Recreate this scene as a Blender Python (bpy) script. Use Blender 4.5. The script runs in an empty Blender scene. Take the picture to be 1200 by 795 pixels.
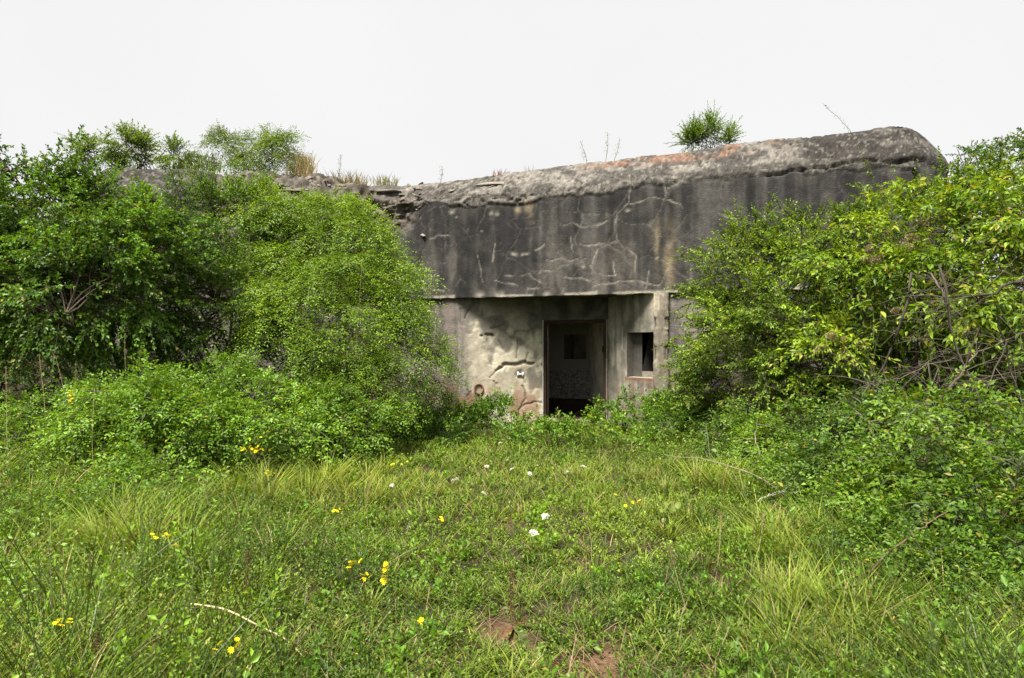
import bpy, bmesh, math
import numpy as np
from mathutils import Vector

# ------------------------------------------------------------------ camera, world, sun, exposure
scene = bpy.context.scene
FPX, HOR, EYE = 800.0, 405.0, 1.6            # focal length in photo pixels, horizon row, eye height
cam_d = bpy.data.cameras.new('camera'); cam_d.sensor_width = 36.0; cam_d.lens = 24.0
cam_d.shift_y = (HOR - 397.5) / 1200.0
cam_d.clip_start = 0.05; cam_d.clip_end = 2000.0
cam = bpy.data.objects.new('camera', cam_d); scene.collection.objects.link(cam)
cam.location = (0, 0, EYE); cam.rotation_euler = (math.radians(90), 0, 0)
scene.camera = cam

SKYV = 3.12
SUN_EL, SUN_AZ = math.radians(62), math.radians(212)      # high, behind the camera and a little to one side
sun_vec = Vector((math.sin(SUN_AZ) * math.cos(SUN_EL), math.cos(SUN_AZ) * math.cos(SUN_EL), math.sin(SUN_EL)))
world = bpy.data.worlds.new('World'); scene.world = world; world.use_nodes = True
wn, wl = world.node_tree.nodes, world.node_tree.links
wn.clear()
w_out = wn.new('ShaderNodeOutputWorld'); w_bg = wn.new('ShaderNodeBackground')
w_sky = wn.new('ShaderNodeTexSky'); w_sky.sky_type = 'NISHITA'; w_sky.sun_disc = False
w_sky.sun_elevation = SUN_EL; w_sky.sun_rotation = SUN_AZ
w_mix = wn.new('ShaderNodeMixRGB'); w_mix.inputs[0].default_value = 0.97
w_nz = wn.new('ShaderNodeTexNoise'); w_nz.inputs['Scale'].default_value = 2.2; w_nz.inputs['Detail'].default_value = 4
w_tc = wn.new('ShaderNodeTexCoord'); wl.new(w_tc.outputs['Generated'], w_nz.inputs['Vector'])
w_cr = wn.new('ShaderNodeValToRGB'); w_cr.color_ramp.elements[0].position = 0.3; w_cr.color_ramp.elements[1].position = 0.72
w_cr.color_ramp.elements[0].color = (SKYV * .955, SKYV * .945, SKYV * .93, 1); w_cr.color_ramp.elements[1].color = (SKYV, SKYV * .995, SKYV * .98, 1)   # thin white overcast
wl.new(w_nz.outputs[0], w_cr.inputs[0]); wl.new(w_cr.outputs[0], w_mix.inputs[2])
wl.new(w_sky.outputs[0], w_mix.inputs[1]); wl.new(w_mix.outputs[0], w_bg.inputs[0])
w_bg.inputs[1].default_value = 0.1
wl.new(w_bg.outputs[0], w_out.inputs[0])
sun_d = bpy.data.lights.new('sun', 'SUN'); sun_d.energy = 4.2; sun_d.angle = math.radians(22); sun_d.color = (1, 0.94, 0.84)
sun = bpy.data.objects.new('sun', sun_d); scene.collection.objects.link(sun)
sun.rotation_euler = sun_vec.to_track_quat('Z', 'Y').to_euler()
scene.view_settings.view_transform = 'Standard'; scene.view_settings.look = 'None'
scene.view_settings.exposure = 1.6; scene.view_settings.gamma = 1.0
scene.render.engine = 'CYCLES'
scene.cycles.use_denoising = True; scene.cycles.denoiser = 'OPENIMAGEDENOISE'; scene.cycles.denoising_input_passes = 'RGB_ALBEDO_NORMAL'; scene.cycles.denoising_prefilter = 'ACCURATE'
scene.cycles.max_bounces = 8; scene.cycles.transmission_bounces = 4; scene.cycles.sample_clamp_indirect = 6

rng = np.random.default_rng(11)
COL = scene.collection

# ------------------------------------------------------------------ numpy noise
def _hash(ix, iy, iz):
    h = (ix.astype(np.uint32) * np.uint32(374761393) + iy.astype(np.uint32) * np.uint32(668265263) + iz.astype(np.uint32) * np.uint32(2246822519))
    h = (h ^ (h >> np.uint32(13))) * np.uint32(1274126177)
    h = h ^ (h >> np.uint32(16))
    return h.astype(np.float64) / 4294967295.0
def vnoise(x, y, z=None):
    x = np.asarray(x, float); y = np.asarray(y, float)
    z = np.zeros_like(x) if z is None else np.asarray(z, float)
    xi, yi, zi = np.floor(x).astype(np.int64), np.floor(y).astype(np.int64), np.floor(z).astype(np.int64)
    fx, fy, fz = x - xi, y - yi, z - zi
    u, v, w = [f * f * (3 - 2 * f) for f in (fx, fy, fz)]
    r = 0
    for a in (0, 1):
        for b in (0, 1):
            for c in (0, 1):
                r = r + _hash(xi + a, yi + b, zi + c) * (u if a else 1 - u) * (v if b else 1 - v) * (w if c else 1 - w)
    return r
def fbm(x, y, z=None, o=4):
    t, a, s = 0, 0.5, 0
    for i in range(o):
        k = 2.03 ** i
        t = t + a * vnoise(x * k + 17.3 * i, y * k - 9.1 * i, None if z is None else z * k + 5.7 * i); s += a; a *= 0.5
    return t / s
def sstep(a, b, x):
    t = np.clip((x - a) / (b - a), 0, 1); return t * t * (3 - 2 * t)
def lerp(a, b, t):
    a = np.asarray(a, float); b = np.asarray(b, float); t = np.asarray(t)[..., None]
    return a * (1 - t) + b * t
def norm(v):
    return v / np.maximum(np.linalg.norm(v, axis=-1, keepdims=True), 1e-9)

# ------------------------------------------------------------------ meshes and objects
def mk_mesh(name, verts, faces, cols=None, mats=(), smooth=False):
    """verts (n,3); faces: one array (m,k) or a list of such arrays; cols (n,3) albedo per vertex."""
    if isinstance(faces, np.ndarray): faces = [faces]
    faces = [np.asarray(f, np.int32) for f in faces if len(f)]
    me = bpy.data.meshes.new(name)
    verts = np.asarray(verts, np.float32)
    me.vertices.add(len(verts)); me.vertices.foreach_set('co', verts.ravel())
    tot = np.concatenate([np.full(len(f), f.shape[1], np.int32) for f in faces])
    idx = np.concatenate([f.ravel() for f in faces]).astype(np.int32)
    me.loops.add(len(idx)); me.loops.foreach_set('vertex_index', idx)
    me.polygons.add(len(tot))
    me.polygons.foreach_set('loop_start', np.concatenate([[0], np.cumsum(tot)[:-1]]).astype(np.int32))
    me.polygons.foreach_set('loop_total', tot)
    if smooth: me.polygons.foreach_set('use_smooth', np.ones(len(tot), bool))
    if cols is not None:
        at = me.color_attributes.new('Col', 'FLOAT_COLOR', 'POINT')
        c = np.ones((len(verts), 4), np.float32); c[:, :3] = cols
        at.data.foreach_set('color', c.ravel())
    for m in mats: me.materials.append(m)
    me.update(calc_edges=True)
    return me
def link(name, me, parent=None):
    o = bpy.data.objects.new(name, me); COL.objects.link(o)
    if parent is not None: o.parent = parent
    return o
def tag(o, label=None, cat=None, group=None, kind=None):
    if label: o['label'] = label
    if cat: o['category'] = cat
    if group: o['group'] = group
    if kind: o['kind'] = kind
    return o
def empty(name, loc, label=None, cat=None, group=None, rz=0.0):
    o = bpy.data.objects.new(name, None); COL.objects.link(o)
    o.location = loc; o.rotation_euler = (0, 0, rz); o.empty_display_size = 0.2
    return tag(o, label, cat, group)

def batch_tubes(P, R, sides=4, cap=False):
    """P (n,K,3) centre lines, R (n,K) radii -> verts, quads"""
    P = np.asarray(P, float); R = np.asarray(R, float)
    n, K, _ = P.shape
    T = np.gradient(P, axis=1); T = norm(T)
    ref = np.zeros_like(T); ref[..., 2] = 1.0
    par = np.abs(T[..., 2]) > 0.92
    ref[par] = (1, 0, 0)
    A = norm(np.cross(T, ref)); B = np.cross(T, A)
    ang = np.arange(sides) * 2 * math.pi / sides
    V = P[:, :, None, :] + R[:, :, None, None] * (np.cos(ang)[None, None, :, None] * A[:, :, None, :] + np.sin(ang)[None, None, :, None] * B[:, :, None, :])
    base = (np.arange(n) * K * sides)[:, None, None]
    k = (np.arange(K - 1) * sides)[None, :, None]; s = np.arange(sides)[None, None, :]; s2 = (s + 1) % sides
    q = np.stack(np.broadcast_arrays(base + k + s, base + k + s2, base + k + sides + s2, base + k + sides + s), -1)
    return V.reshape(-1, 3), q.reshape(-1, 4)
def smooth_line(pts, n=10, jit=0.0, r=None):
    """resample a polyline to n points with catmull-rom smoothing and jitter"""
    p = np.asarray(pts, float)
    d = np.concatenate([[0], np.cumsum(np.linalg.norm(np.diff(p, axis=0), axis=1))])
    pe = np.vstack([2 * p[0] - p[1], p, 2 * p[-1] - p[-2]])
    out = []
    for t in np.linspace(0, d[-1], n):
        i = min(max(int(np.searchsorted(d, t, 'right')) - 1, 0), len(p) - 2)
        u = (t - d[i]) / max(d[i + 1] - d[i], 1e-9)
        a, b, c, e = pe[i], pe[i + 1], pe[i + 2], pe[i + 3]
        out.append(0.5 * ((2 * b) + (c - a) * u + (2 * a - 5 * b + 4 * c - e) * u * u + (3 * b - a - 3 * c + e) * u ** 3))
    out = np.array(out)
    if jit and n > 2: out[1:-1] += (r or rng).normal(0, jit, (n - 2, 3))
    return out
def bezier(p0, p1, p2, n):
    t = np.linspace(0, 1, n)[None, :, None]
    return (1 - t) ** 2 * p0[:, None] + 2 * t * (1 - t) * p1[:, None] + t * t * p2[:, None]

def W(px, py, Y):
    """point of the place seen at photo pixel (px,py) at distance Y"""
    return np.array([(px - 600.0) / FPX * Y, Y, EYE + (HOR - py) / FPX * Y])

def lift(px, py, Y, h):
    """the distance at which a plant top seen at (px,py) stands at least h above its own ground"""
    for _ in range(25):
        p = W(px, py, Y)
        if p[2] - gz(p[0], p[1]) >= h: break
        Y *= .97
    return Y
# ------------------------------------------------------------------ materials
def new_mat(name):
    m = bpy.data.materials.new(name); m.use_nodes = True
    nt = m.node_tree; nt.nodes.clear()
    out = nt.nodes.new('ShaderNodeOutputMaterial')
    return m, nt, nt.nodes, nt.links, out
def leaf_mat(name, trans=0.36, rough=0.55, spec=0.16, tint=(1.3, 1.15, 0.4)):
    m, nt, N, L, out = new_mat(name)
    at = N.new('ShaderNodeAttribute'); at.attribute_name = 'Col'
    ge = N.new('ShaderNodeNewGeometry')
    nz = N.new('ShaderNodeTexNoise'); nz.inputs['Scale'].default_value = 60; nz.inputs['Detail'].default_value = 2
    tc = N.new('ShaderNodeTexCoord'); L.new(tc.outputs['Object'], nz.inputs['Vector'])
    mr = N.new('ShaderNodeMapRange'); mr.inputs[1].default_value = 0.3; mr.inputs[2].default_value = 0.7
    mr.inputs[3].default_value = 0.75; mr.inputs[4].default_value = 1.25
    L.new(nz.outputs[0], mr.inputs[0])
    mu = N.new('ShaderNodeMixRGB'); mu.blend_type = 'MULTIPLY'; mu.inputs[0].default_value = 1
    L.new(at.outputs['Color'], mu.inputs[1]); L.new(mr.outputs[0], mu.inputs[2])
    bs = N.new('ShaderNodeBsdfPrincipled'); bs.inputs['Roughness'].default_value = rough
    bs.inputs['Specular IOR Level'].default_value = spec
    L.new(mu.outputs[0], bs.inputs['Base Color'])
    tr = N.new('ShaderNodeBsdfTranslucent')
    tm = N.new('ShaderNodeMixRGB'); tm.blend_type = 'MULTIPLY'; tm.inputs[0].default_value = 1; tm.inputs[2].default_value = (*tint, 1)
    L.new(mu.outputs[0], tm.inputs[1]); L.new(tm.outputs[0], tr.inputs['Color'])
    mx = N.new('ShaderNodeMixShader'); mx.inputs[0].default_value = trans
    L.new(bs.outputs[0], mx.inputs[1]); L.new(tr.outputs[0], mx.inputs[2]); L.new(mx.outputs[0], out.inputs[0])
    return m
def rough_mat(name, col=None, var=0.35, scale=12.0, rough=0.9, bump=0.3, bscale=None, bdist=0.01, dark=None, gain=1.0):
    """noise-varied diffuse surface; col None -> reads the Col attribute"""
    m, nt, N, L, out = new_mat(name)
    tc = N.new('ShaderNodeTexCoord')
    bs = N.new('ShaderNodeBsdfPrincipled'); bs.inputs['Roughness'].default_value = rough; bs.inputs['Specular IOR Level'].default_value = 0.2
    n1 = N.new('ShaderNodeTexNoise'); n1.inputs['Scale'].default_value = scale; n1.inputs['Detail'].default_value = 6; n1.inputs['Roughness'].default_value = 0.65
    L.new(tc.outputs['Object'], n1.inputs['Vector'])
    mr = N.new('ShaderNodeMapRange'); mr.inputs[1].default_value = 0.25; mr.inputs[2].default_value = 0.75
    mr.inputs[3].default_value = gain * (1 - var); mr.inputs[4].default_value = gain * (1 + var)
    L.new(n1.outputs[0], mr.inputs[0])
    mu = N.new('ShaderNodeMixRGB'); mu.blend_type = 'MULTIPLY'; mu.inputs[0].default_value = 1
    if col is None:
        at = N.new('ShaderNodeAttribute'); at.attribute_name = 'Col'; L.new(at.outputs['Color'], mu.inputs[1])
    elif dark is not None:
        n3 = N.new('ShaderNodeTexNoise'); n3.inputs['Scale'].default_value = scale * 0.35; n3.inputs['Detail'].default_value = 4
        L.new(tc.outputs['Object'], n3.inputs['Vector'])
        cr = N.new('ShaderNodeValToRGB'); cr.color_ramp.elements[0].position = 0.38; cr.color_ramp.elements[1].position = 0.62
        cr.color_ramp.elements[0].color = (*dark, 1); cr.color_ramp.elements[1].color = (*col, 1)
        L.new(n3.outputs[0], cr.inputs[0]); L.new(cr.outputs[0], mu.inputs[1])
    else:
        mu.inputs[1].default_value = (*col, 1)
    L.new(mr.outputs[0], mu.inputs[2]); L.new(mu.outputs[0], bs.inputs['Base Color'])
    n2 = N.new('ShaderNodeTexNoise'); n2.inputs['Scale'].default_value = bscale or scale * 4; n2.inputs['Detail'].default_value = 5
    L.new(tc.outputs['Object'], n2.inputs['Vector'])
    bp = N.new('ShaderNodeBump'); bp.inputs['Strength'].default_value = bump; bp.inputs['Distance'].default_value = bdist
    L.new(n2.outputs[0], bp.inputs['Height']); L.new(bp.outputs[0], bs.inputs['Normal'])
    L.new(bs.outputs[0], out.inputs[0])
    return m

M_LEAF = leaf_mat('leaf', rough=.42, spec=.3)
M_GRASS = leaf_mat('grass_blade', trans=0.35, rough=0.6, spec=0.12, tint=(1.2, 1.1, 0.5))
M_BARK = rough_mat('bark', None, 0.4, 40, 0.85, 0.5)
M_CONC = rough_mat('weathered_concrete', None, 0.42, 9, 0.93, 0.8, 55, 0.02, gain=0.76)
M_PLAST = rough_mat('flaking_plaster', None, 0.25, 11, 0.92, 0.6, 45, 0.012, gain=0.8)
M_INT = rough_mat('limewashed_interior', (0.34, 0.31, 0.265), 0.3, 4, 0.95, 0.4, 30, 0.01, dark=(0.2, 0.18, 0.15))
M_RUST = rough_mat('rusty_steel', (0.04, 0.02, 0.016), 0.5, 22, 0.85, 0.5, 60, 0.005, dark=(0.02, 0.013, 0.011))
M_STRAW = rough_mat('straw', None, 0.12, 30, 0.8, 0.15)
M_WHITE = rough_mat('white_paint', (0.72, 0.7, 0.66), 0.15, 30, 0.8, 0.2)
M_SOIL = rough_mat('soil_and_litter', None, 0.5, 14, 0.97, 0.9, 70, 0.03, gain=0.7)
M_PETAL = leaf_mat('petal', trans=0.3, rough=0.6, spec=0.1, tint=(1.1, 1.05, 0.8))

# ------------------------------------------------------------------ ground
PATCHES = [  # x, y, radius, strength: trodden or bare earth among the grass
    (0.42, 3.42, 0.25, 1.0), (0.78, 3.25, 0.24, 0.8), (0.12, 3.6, 0.16, 0.7), (-0.02, 6.6, 0.5, 0.42), (-0.1, 3.9, 0.25, 0.6), (-3.5, 4.7, 0.45, 0.6),
    (-2.9, 4.55, 0.3, 0.7), (-0.6, 7.9, 0.35, 0.3), (1.6, 4.6, 0.35, 0.45), (0.5, 5.2, 0.3, 0.35), (2.6, 3.6, 0.3, 0.5)]
def gh(x, y):
    x = np.asarray(x, float); y = np.asarray(y, float)
    near = sstep(13.2, 11.0, y)
    h = (fbm(x * 0.6 + 3, y * 0.6, o=3) - 0.5) * 0.22 * near + (fbm(x * 2.2, y * 2.2 + 7, o=3) - 0.5) * 0.10 * (0.25 + 0.75 * near)
    h = h + 0.45 * sstep(2.6, 5.0, x) * sstep(12, 6, y) + 0.35 * sstep(-3.5, -6, x)
    h = h + 2.6 * sstep(-10.3, -14.5, x) * sstep(9.5, 13.5, y) + 2.6 * sstep(8.6, 12.5, x) * sstep(8.0, 12.0, y)
    for px_, py_, r_, s_ in PATCHES:
        h = h - 0.05 * s_ * np.exp(-((x - px_) ** 2 + (y - py_) ** 2) / (r_ * r_))
    return h
def bare(x, y):
    b = np.zeros_like(np.asarray(x, float))
    for px_, py_, r_, s_ in PATCHES:
        d2 = ((x - px_) ** 2 + (y - py_) ** 2) / (r_ * r_)
        b = np.maximum(b, s_ * np.exp(-d2 * d2))
    return b
def gz(x, y): return float(gh(np.array([x]), np.array([y]))[0])

gx = np.concatenate([[-400, -200, -100, -50, -30, -20], np.arange(-15, 15.01, 0.12), [20, 30, 50, 100, 200, 400]])
gy = np.concatenate([[-400, -150, -60, -20, -8, -3, -1], np.arange(0.5, 17, 0.12), [20, 25, 35, 60, 120, 250, 500]])
GX, GY = np.meshgrid(gx, gy, indexing='ij')
GZ = gh(GX, GY)
nx, ny = GX.shape
ii = np.arange(nx - 1)[:, None] * ny + np.arange(ny - 1)[None, :]
gq = np.stack([ii, ii + ny, ii + ny + 1, ii + 1], -1).reshape(-1, 4)
n1 = fbm(GX * 1.7, GY * 1.7, o=4); n2 = fbm(GX * 6, GY * 6 + 4, o=3)
gc = lerp((0.035, 0.026, 0.016), (0.075, 0.058, 0.03), n1)
gc = lerp(gc, np.array((0.05, 0.065, 0.02)), sstep(0.45, 0.7, n2) * 0.7)
gc = lerp(gc, lerp((0.10, 0.052, 0.032), (0.25, 0.135, 0.085), sstep(.3, .7, .5 * n2 + .5 * fbm(GX * 17, GY * 17, o=3))), np.clip(bare(GX, GY) * 1.5 - .35 * n2, 0, 1))
far = sstep(17, 40, np.hypot(GX, GY)); gc = lerp(gc, np.array((0.05, 0.08, 0.025)), far)
ground = link('ground', mk_mesh('ground', np.stack([GX, GY, GZ], -1).reshape(-1, 3), gq, gc.reshape(-1, 3), [M_SOIL], True))
tag(ground, kind='structure')

# ------------------------------------------------------------------ the bunker
BO = np.array([1.15, 13.2]); BU = np.array([0.9455, -0.3256]); BN = np.array([0.3256, 0.9455])
bunker = empty('bunker', (BO[0], BO[1], 0), 'weathered grey concrete bunker with a dark doorway under its overhanging front', 'bunker', rz=math.atan2(BU[1], BU[0]))
cs, cd = float(-BO @ BU), float(-BO @ BN)
def plane_px(p0, p1, px, py):
    """photo pixel -> (distance along p0-p1, z) on a vertical plane of the bunker, local coordinates"""
    k = (px - 600.0) / FPX
    r = np.array([k * BU[0] + BU[1], k * BN[0] + BN[1]])
    e = np.array(p1, float) - np.array(p0, float); ln = np.linalg.norm(e); e /= ln
    a = np.array([[r[0], -e[0]], [r[1], -e[1]]]); b = np.array([p0[0] - cs, p0[1] - cd])
    t, u = np.linalg.solve(a, b)
    return u, EYE + (HOR - py) / FPX * t
def front(px, py):
    u, z = plane_px((0, 0), (1, 0), px, py); return (u, z)
def to_world(s, d, z):
    p = BO + s * BU + d * BN; return np.array([p[0], p[1], z])

def fillet(pts, rads, step):
    out = [np.array(pts[0], float)]
    for i in range(1, len(pts) - 1):
        a, b, c = (np.array(pts[j], float) for j in (i - 1, i, i + 1))
        d1, d2 = norm(a - b), norm(c - b); ang = math.acos(np.clip(d1 @ d2, -1, 1))
        tl = rads[i - 1] / math.tan(ang / 2)
        p, q = b + d1 * tl, b + d2 * tl
        for t in np.linspace(0, 1, 14): out.append((1 - t) ** 2 * p + 2 * t * (1 - t) * b + t * t * q)
    out.append(np.array(pts[-1], float)); out = np.array(out)
    L = np.concatenate([[0], np.cumsum(np.linalg.norm(np.diff(out, axis=0), axis=1))])
    t = np.linspace(0, L[-1], int(L[-1] / step) + 1)
    return np.stack([np.interp(t, L, out[:, 0]), np.interp(t, L, out[:, 1])], -1)
def inward(path):
    t = norm(np.gradient(path, axis=0)); return np.stack([-t[:, 1], t[:, 0]], -1)
def seg_dist(S, Z, lines):
    d = np.full(S.shape, 9.0)
    for ln in lines:
        for (a, b) in zip(ln[:-1], ln[1:]):
            ax, ay = a; bx, by = b; ex, ey = bx - ax, by - ay
            t = np.clip(((S - ax) * ex + (Z - ay) * ey) / max(ex * ex + ey * ey, 1e-9), 0, 1)
            d = np.minimum(d, np.hypot(S - ax - t * ex, Z - ay - t * ey))
    return d
def grid_faces(n, m, keep=None):
    i = np.arange(n - 1)[:, None] * m + np.arange(m - 1)[None, :]
    q = np.stack([i, i + m, i + m + 1, i + 1], -1)
    return q[keep] if keep is not None else q.reshape(-1, 4)

WING = np.array((-9.34, -3.12)); CORN = np.array((-4.3, 0.0)); REND = np.array((6.5, 0.0))
wdir = norm(CORN - WING); winw = np.array([-wdir[1], wdir[0]])
main = [WING + winw * 2.0, WING, CORN, REND, REND + np.array((0.0, 2.4))]
path = fillet(main, [0.95, 0.3, 0.95], 0.023)
pin = inward(path)
S_along = path[:, 0].copy()                                   # facade coordinate s; wing columns have s < -4.3
arc = np.concatenate([[0], np.cumsum(np.linalg.norm(np.diff(path, axis=0), axis=1))])

Z0 = 2.56
prof = [(0.0, z) for z in np.arange(Z0, 4.46, 0.023)] + [(o, z) for o, z in
        zip(np.interp(np.linspace(0, 1, 44), [0, .15, .25, .62, .8, 1], [0.0, 0.015, 0.06, 0.42, 0.62, 0.88]),
            np.interp(np.linspace(0, 1, 44), [0, .15, .25, .62, .8, 1], [4.47, 4.62, 4.70, 5.03, 5.13, 5.17]))]
prof = np.array(prof)
n, m = len(path), len(prof)
SS = np.repeat(S_along[:, None], m, 1); AA = np.repeat(arc[:, None], m, 1)
OFF = np.repeat(prof[None, :, 0], n, 0); ZZ = np.repeat(prof[None, :, 1], n, 0)
zt = np.interp(S_along, [-9.5, -7.5, -6, -4.6, -3.7, -1.2, 0.5, 2.4, 4.0, 5.6, 6.3], [0.13, 0.14, 0.2, 0.10, -0.05, 0.05, 0.12, 0.21, 0.26, 0.28, 0.25])
top_w = sstep(4.35, 5.16, ZZ)
ZZ = ZZ + zt[:, None] * top_w
# irregular line of the bevel and of the roof edge
ZZ = ZZ + top_w * (fbm(AA * 1.3, AA * 0 + 3.3, o=4) - 0.5) * 0.09
# masks ------------------------------------------------------------
wsx = SS + 0.07 * (fbm(AA * 5, ZZ * 5, o=3) - 0.5); wsz = ZZ + 0.12 * (fbm(AA * 5 + 40, ZZ * 5, o=3) - 0.5)
cr_px = [[(737, 205), (738, 220), (737, 235), (723, 250), (722, 268), (723, 280), (730, 287)], [(738, 238), (760, 232), (773, 232), (797, 238), (800, 243)],
         [(778, 212), (780, 231)], [(783, 220), (803, 212), (830, 206)], [(660, 264), (670, 259), (683, 267), (698, 263), (712, 260)], [(668, 277), (671, 297)],
         [(627, 293), (637, 286)], [(723, 282), (703, 287), (680, 287)], [(717, 305), (722, 322), (697, 322), (692, 310)],
         [(695, 335), (713, 330), (723, 332), (743, 327), (770, 335), (778, 325), (784, 312)], [(760, 320), (757, 338)], [(580, 330), (607, 335)],
         [(592, 323), (620, 323), (633, 331)], [(616, 347), (618, 337), (633, 337)], [(633, 318), (650, 316)], [(493, 337), (520, 342)],
         [(503, 280), (513, 275), (527, 277)], [(580, 285), (578, 307)], [(662, 325), (690, 329)], [(640, 305), (663, 303), (684, 308)], [(700, 290), (695, 307)],
         [(850, 300), (870, 285), (900, 300)], [(840, 250), (870, 262)], [(560, 300), (566, 330)], [(735, 287), (745, 300), (744, 318)]]
crl = [[front(*p) for p in l] for l in cr_px]
cd_ = seg_dist(wsx, wsz, crl)
crack = np.exp(-(cd_ / (0.007 + 0.013 * vnoise(AA * 9, ZZ * 9))) ** 2) * (0.5 + 0.5 * sstep(0.35, 0.6, fbm(AA * 6, ZZ * 6 + 9, o=2)))
def voro(x, y):
    xi, yi = np.floor(x).astype(np.int64), np.floor(y).astype(np.int64); f1 = np.full(x.shape, 9.0); f2 = f1.copy()
    for a in (-1, 0, 1):
        for b in (-1, 0, 1):
            cx, cy = xi + a, yi + b; z_ = np.zeros_like(cx)
            d = np.hypot(cx + _hash(cx, cy, z_) - x, cy + _hash(cx, cy, z_ + 7) - y); f2 = np.minimum(f2, np.maximum(f1, d)); f1 = np.minimum(f1, d)
    return f2 - f1
wq = 0.22 * (fbm(AA * 3, ZZ * 3 + 60, o=4) - 0.5)
vo = voro((AA + wq) * 1.25, (ZZ + 0.22 * (fbm(AA * 3 + 90, ZZ * 3, o=4) - 0.5)) * 1.5)
web = np.exp(-(vo / 0.020) ** 2) * sstep(0.44, 0.58, fbm(AA * 0.8 + 5, ZZ * 0.9, o=3)) * (0.35 + 0.65 * vnoise(AA * 5, ZZ * 5))
vf = voro((AA + wq) * 3.4 + 40, (ZZ - wq) * 4.2)
web = np.maximum(web, 0.7 * np.exp(-(vf / 0.045) ** 2) * sstep(0.52, 0.64, fbm(AA * 0.9 + 35, ZZ * 1.1, o=3)) * vnoise(AA * 6, ZZ * 6 + 4))
# hairline network
hn = fbm(AA * 1.6 + 11, ZZ * 1.6 + 2, o=3); hair = np.exp(-((hn - 0.5) / 0.006) ** 2) * sstep(0.5, 0.65, fbm(AA * 0.7, ZZ * 0.7 + 20, o=2))
spots = np.zeros_like(SS)
for (px_, py_, r_) in [(530, 248, .07), (575, 250, .05), (582, 250, .05), (602, 297, .07), (617, 297, .05), (612, 298, .05), (565, 270, .03), (735, 245, .05), (712, 213, .04), (703, 217, .03), (683, 312, .05), (563, 345, .1), (585, 345, .1), (640, 344, .07), (770, 300, .04), (797, 192, .05), (790, 207, .04), (535, 255, .03)]:
    s_, z_ = front(px_, py_); spots = np.maximum(spots, np.exp(-(((wsx - s_) / r_) ** 2 + ((wsz - z_) / (r_ * 0.8)) ** 2) ** 1.5))
tan_ = np.zeros_like(SS)
for (px_, py_, rs, rz_) in [(619, 241, .09, .12), (622, 258, .06, .16), (607, 246, .06, .1), (785, 305, .10, .5), (770, 285, .05, .35)]:
    s_, z_ = front(px_, py_); tan_ = np.maximum(tan_, np.exp(-(((wsx - s_) / rs) ** 2 + ((wsz - z_) / rz_) ** 2)))
st1 = fbm(AA * 2.2 + 3, ZZ * 0.22, o=4); st2 = fbm(AA * 8 + 9, ZZ * 0.5, o=3); mot = fbm(AA * 3, ZZ * 3 + 31, o=5)
lev = sstep(0.34, 0.66, 0.42 * st1 + 0.30 * st2 + 0.28 * mot)
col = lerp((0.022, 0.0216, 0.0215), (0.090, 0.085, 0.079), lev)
blk = sstep(0.50, 0.62, fbm(AA * 4.5 + 50, ZZ * 0.35 + 4, o=3)) * sstep(2.3, 4.3, ZZ + 1.2 * (st2 - 0.3))
col = lerp(col, np.array((0.028, 0.027, 0.028)), blk * 0.8)
pale_low = sstep(0.52, 0.68, fbm(AA * 3.3 + 70, ZZ * 0.6, o=3)) * sstep(4.2, 2.8, ZZ)
col = lerp(col, np.array((0.19, 0.17, 0.145)), pale_low * 0.4)
# lighter weathered cap above the bevel line, flaked in dark islands
capn = fbm(AA * 1.4 + 5, ZZ * 4 + 8, o=4)
zbev = 4.52 + (fbm(AA * 2.1, AA * 0 + 8, o=4) - 0.5) * 0.3 - 0.1 * sstep(-3.3, -2.0, SS) + 0.16 * sstep(0.0, 1.2, SS)
cap = sstep(-0.02, 0.03, ZZ - zbev)
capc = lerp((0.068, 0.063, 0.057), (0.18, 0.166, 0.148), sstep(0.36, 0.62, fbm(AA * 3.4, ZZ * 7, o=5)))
isl = sstep(0.54, 0.58, capn)
capc = lerp(capc, np.array((0.075, 0.066, 0.06)), isl * 0.85)
capc = lerp(capc, np.array((0.05, 0.045, 0.042)), sstep(0.62, 0.7, fbm(AA * 14, ZZ * 14, o=3)) * 0.7)
red = sstep(0.5, 0.62, fbm(AA * 2.5 + 2, ZZ * 3, o=3)) * sstep(4.98, 5.12, ZZ) * sstep(-0.2, 0.6, SS) * sstep(4.2, 3.0, SS)
capc = lerp(capc, np.array((0.21, 0.115, 0.075)), red * 0.75)
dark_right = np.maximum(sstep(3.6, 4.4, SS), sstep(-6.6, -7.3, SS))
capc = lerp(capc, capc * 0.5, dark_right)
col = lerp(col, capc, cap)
pale = np.clip(np.maximum(crack * 0.55, web * 0.24) + spots * .5 + hair * 0.08, 0, 1)
col = lerp(col, np.array((0.40, 0.365, 0.31)), pale)
col = lerp(col, np.array((0.30, 0.24, 0.16)), tan_ * 0.8 * sstep(0.3, 0.55, mot))
# chipped pale bottom edge
edge = sstep(0.06, 0.015, ZZ - Z0 - 0.04 * vnoise(AA * 3, AA * 0)) * sstep(0.42, 0.55, fbm(AA * 2.4, AA * 0 + 2, o=3)) * (SS > -3.2)
col = lerp(col, np.array((0.36, 0.33, 0.27)), edge)
lich = sstep(0.66, 0.72, fbm(AA * 22, ZZ * 22, o=2)); col = lerp(col, np.array((0.30, 0.29, 0.25)), lich * cap * 0.35)
pore = sstep(0.63, 0.68, fbm(AA * 16, ZZ * 18 + 4, o=2)) * sstep(0.42, 0.58, fbm(AA * 1.8, ZZ * 2.5 + 14, o=3)) * np.clip(cap, 0, 1)
col = lerp(col, np.array((0.045, 0.037, 0.031)), pore * 0.85)
col = col * (1 + (rng.random(SS.shape) - 0.5)[..., None] * (0.22 + 0.38 * cap[..., None]))
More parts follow.
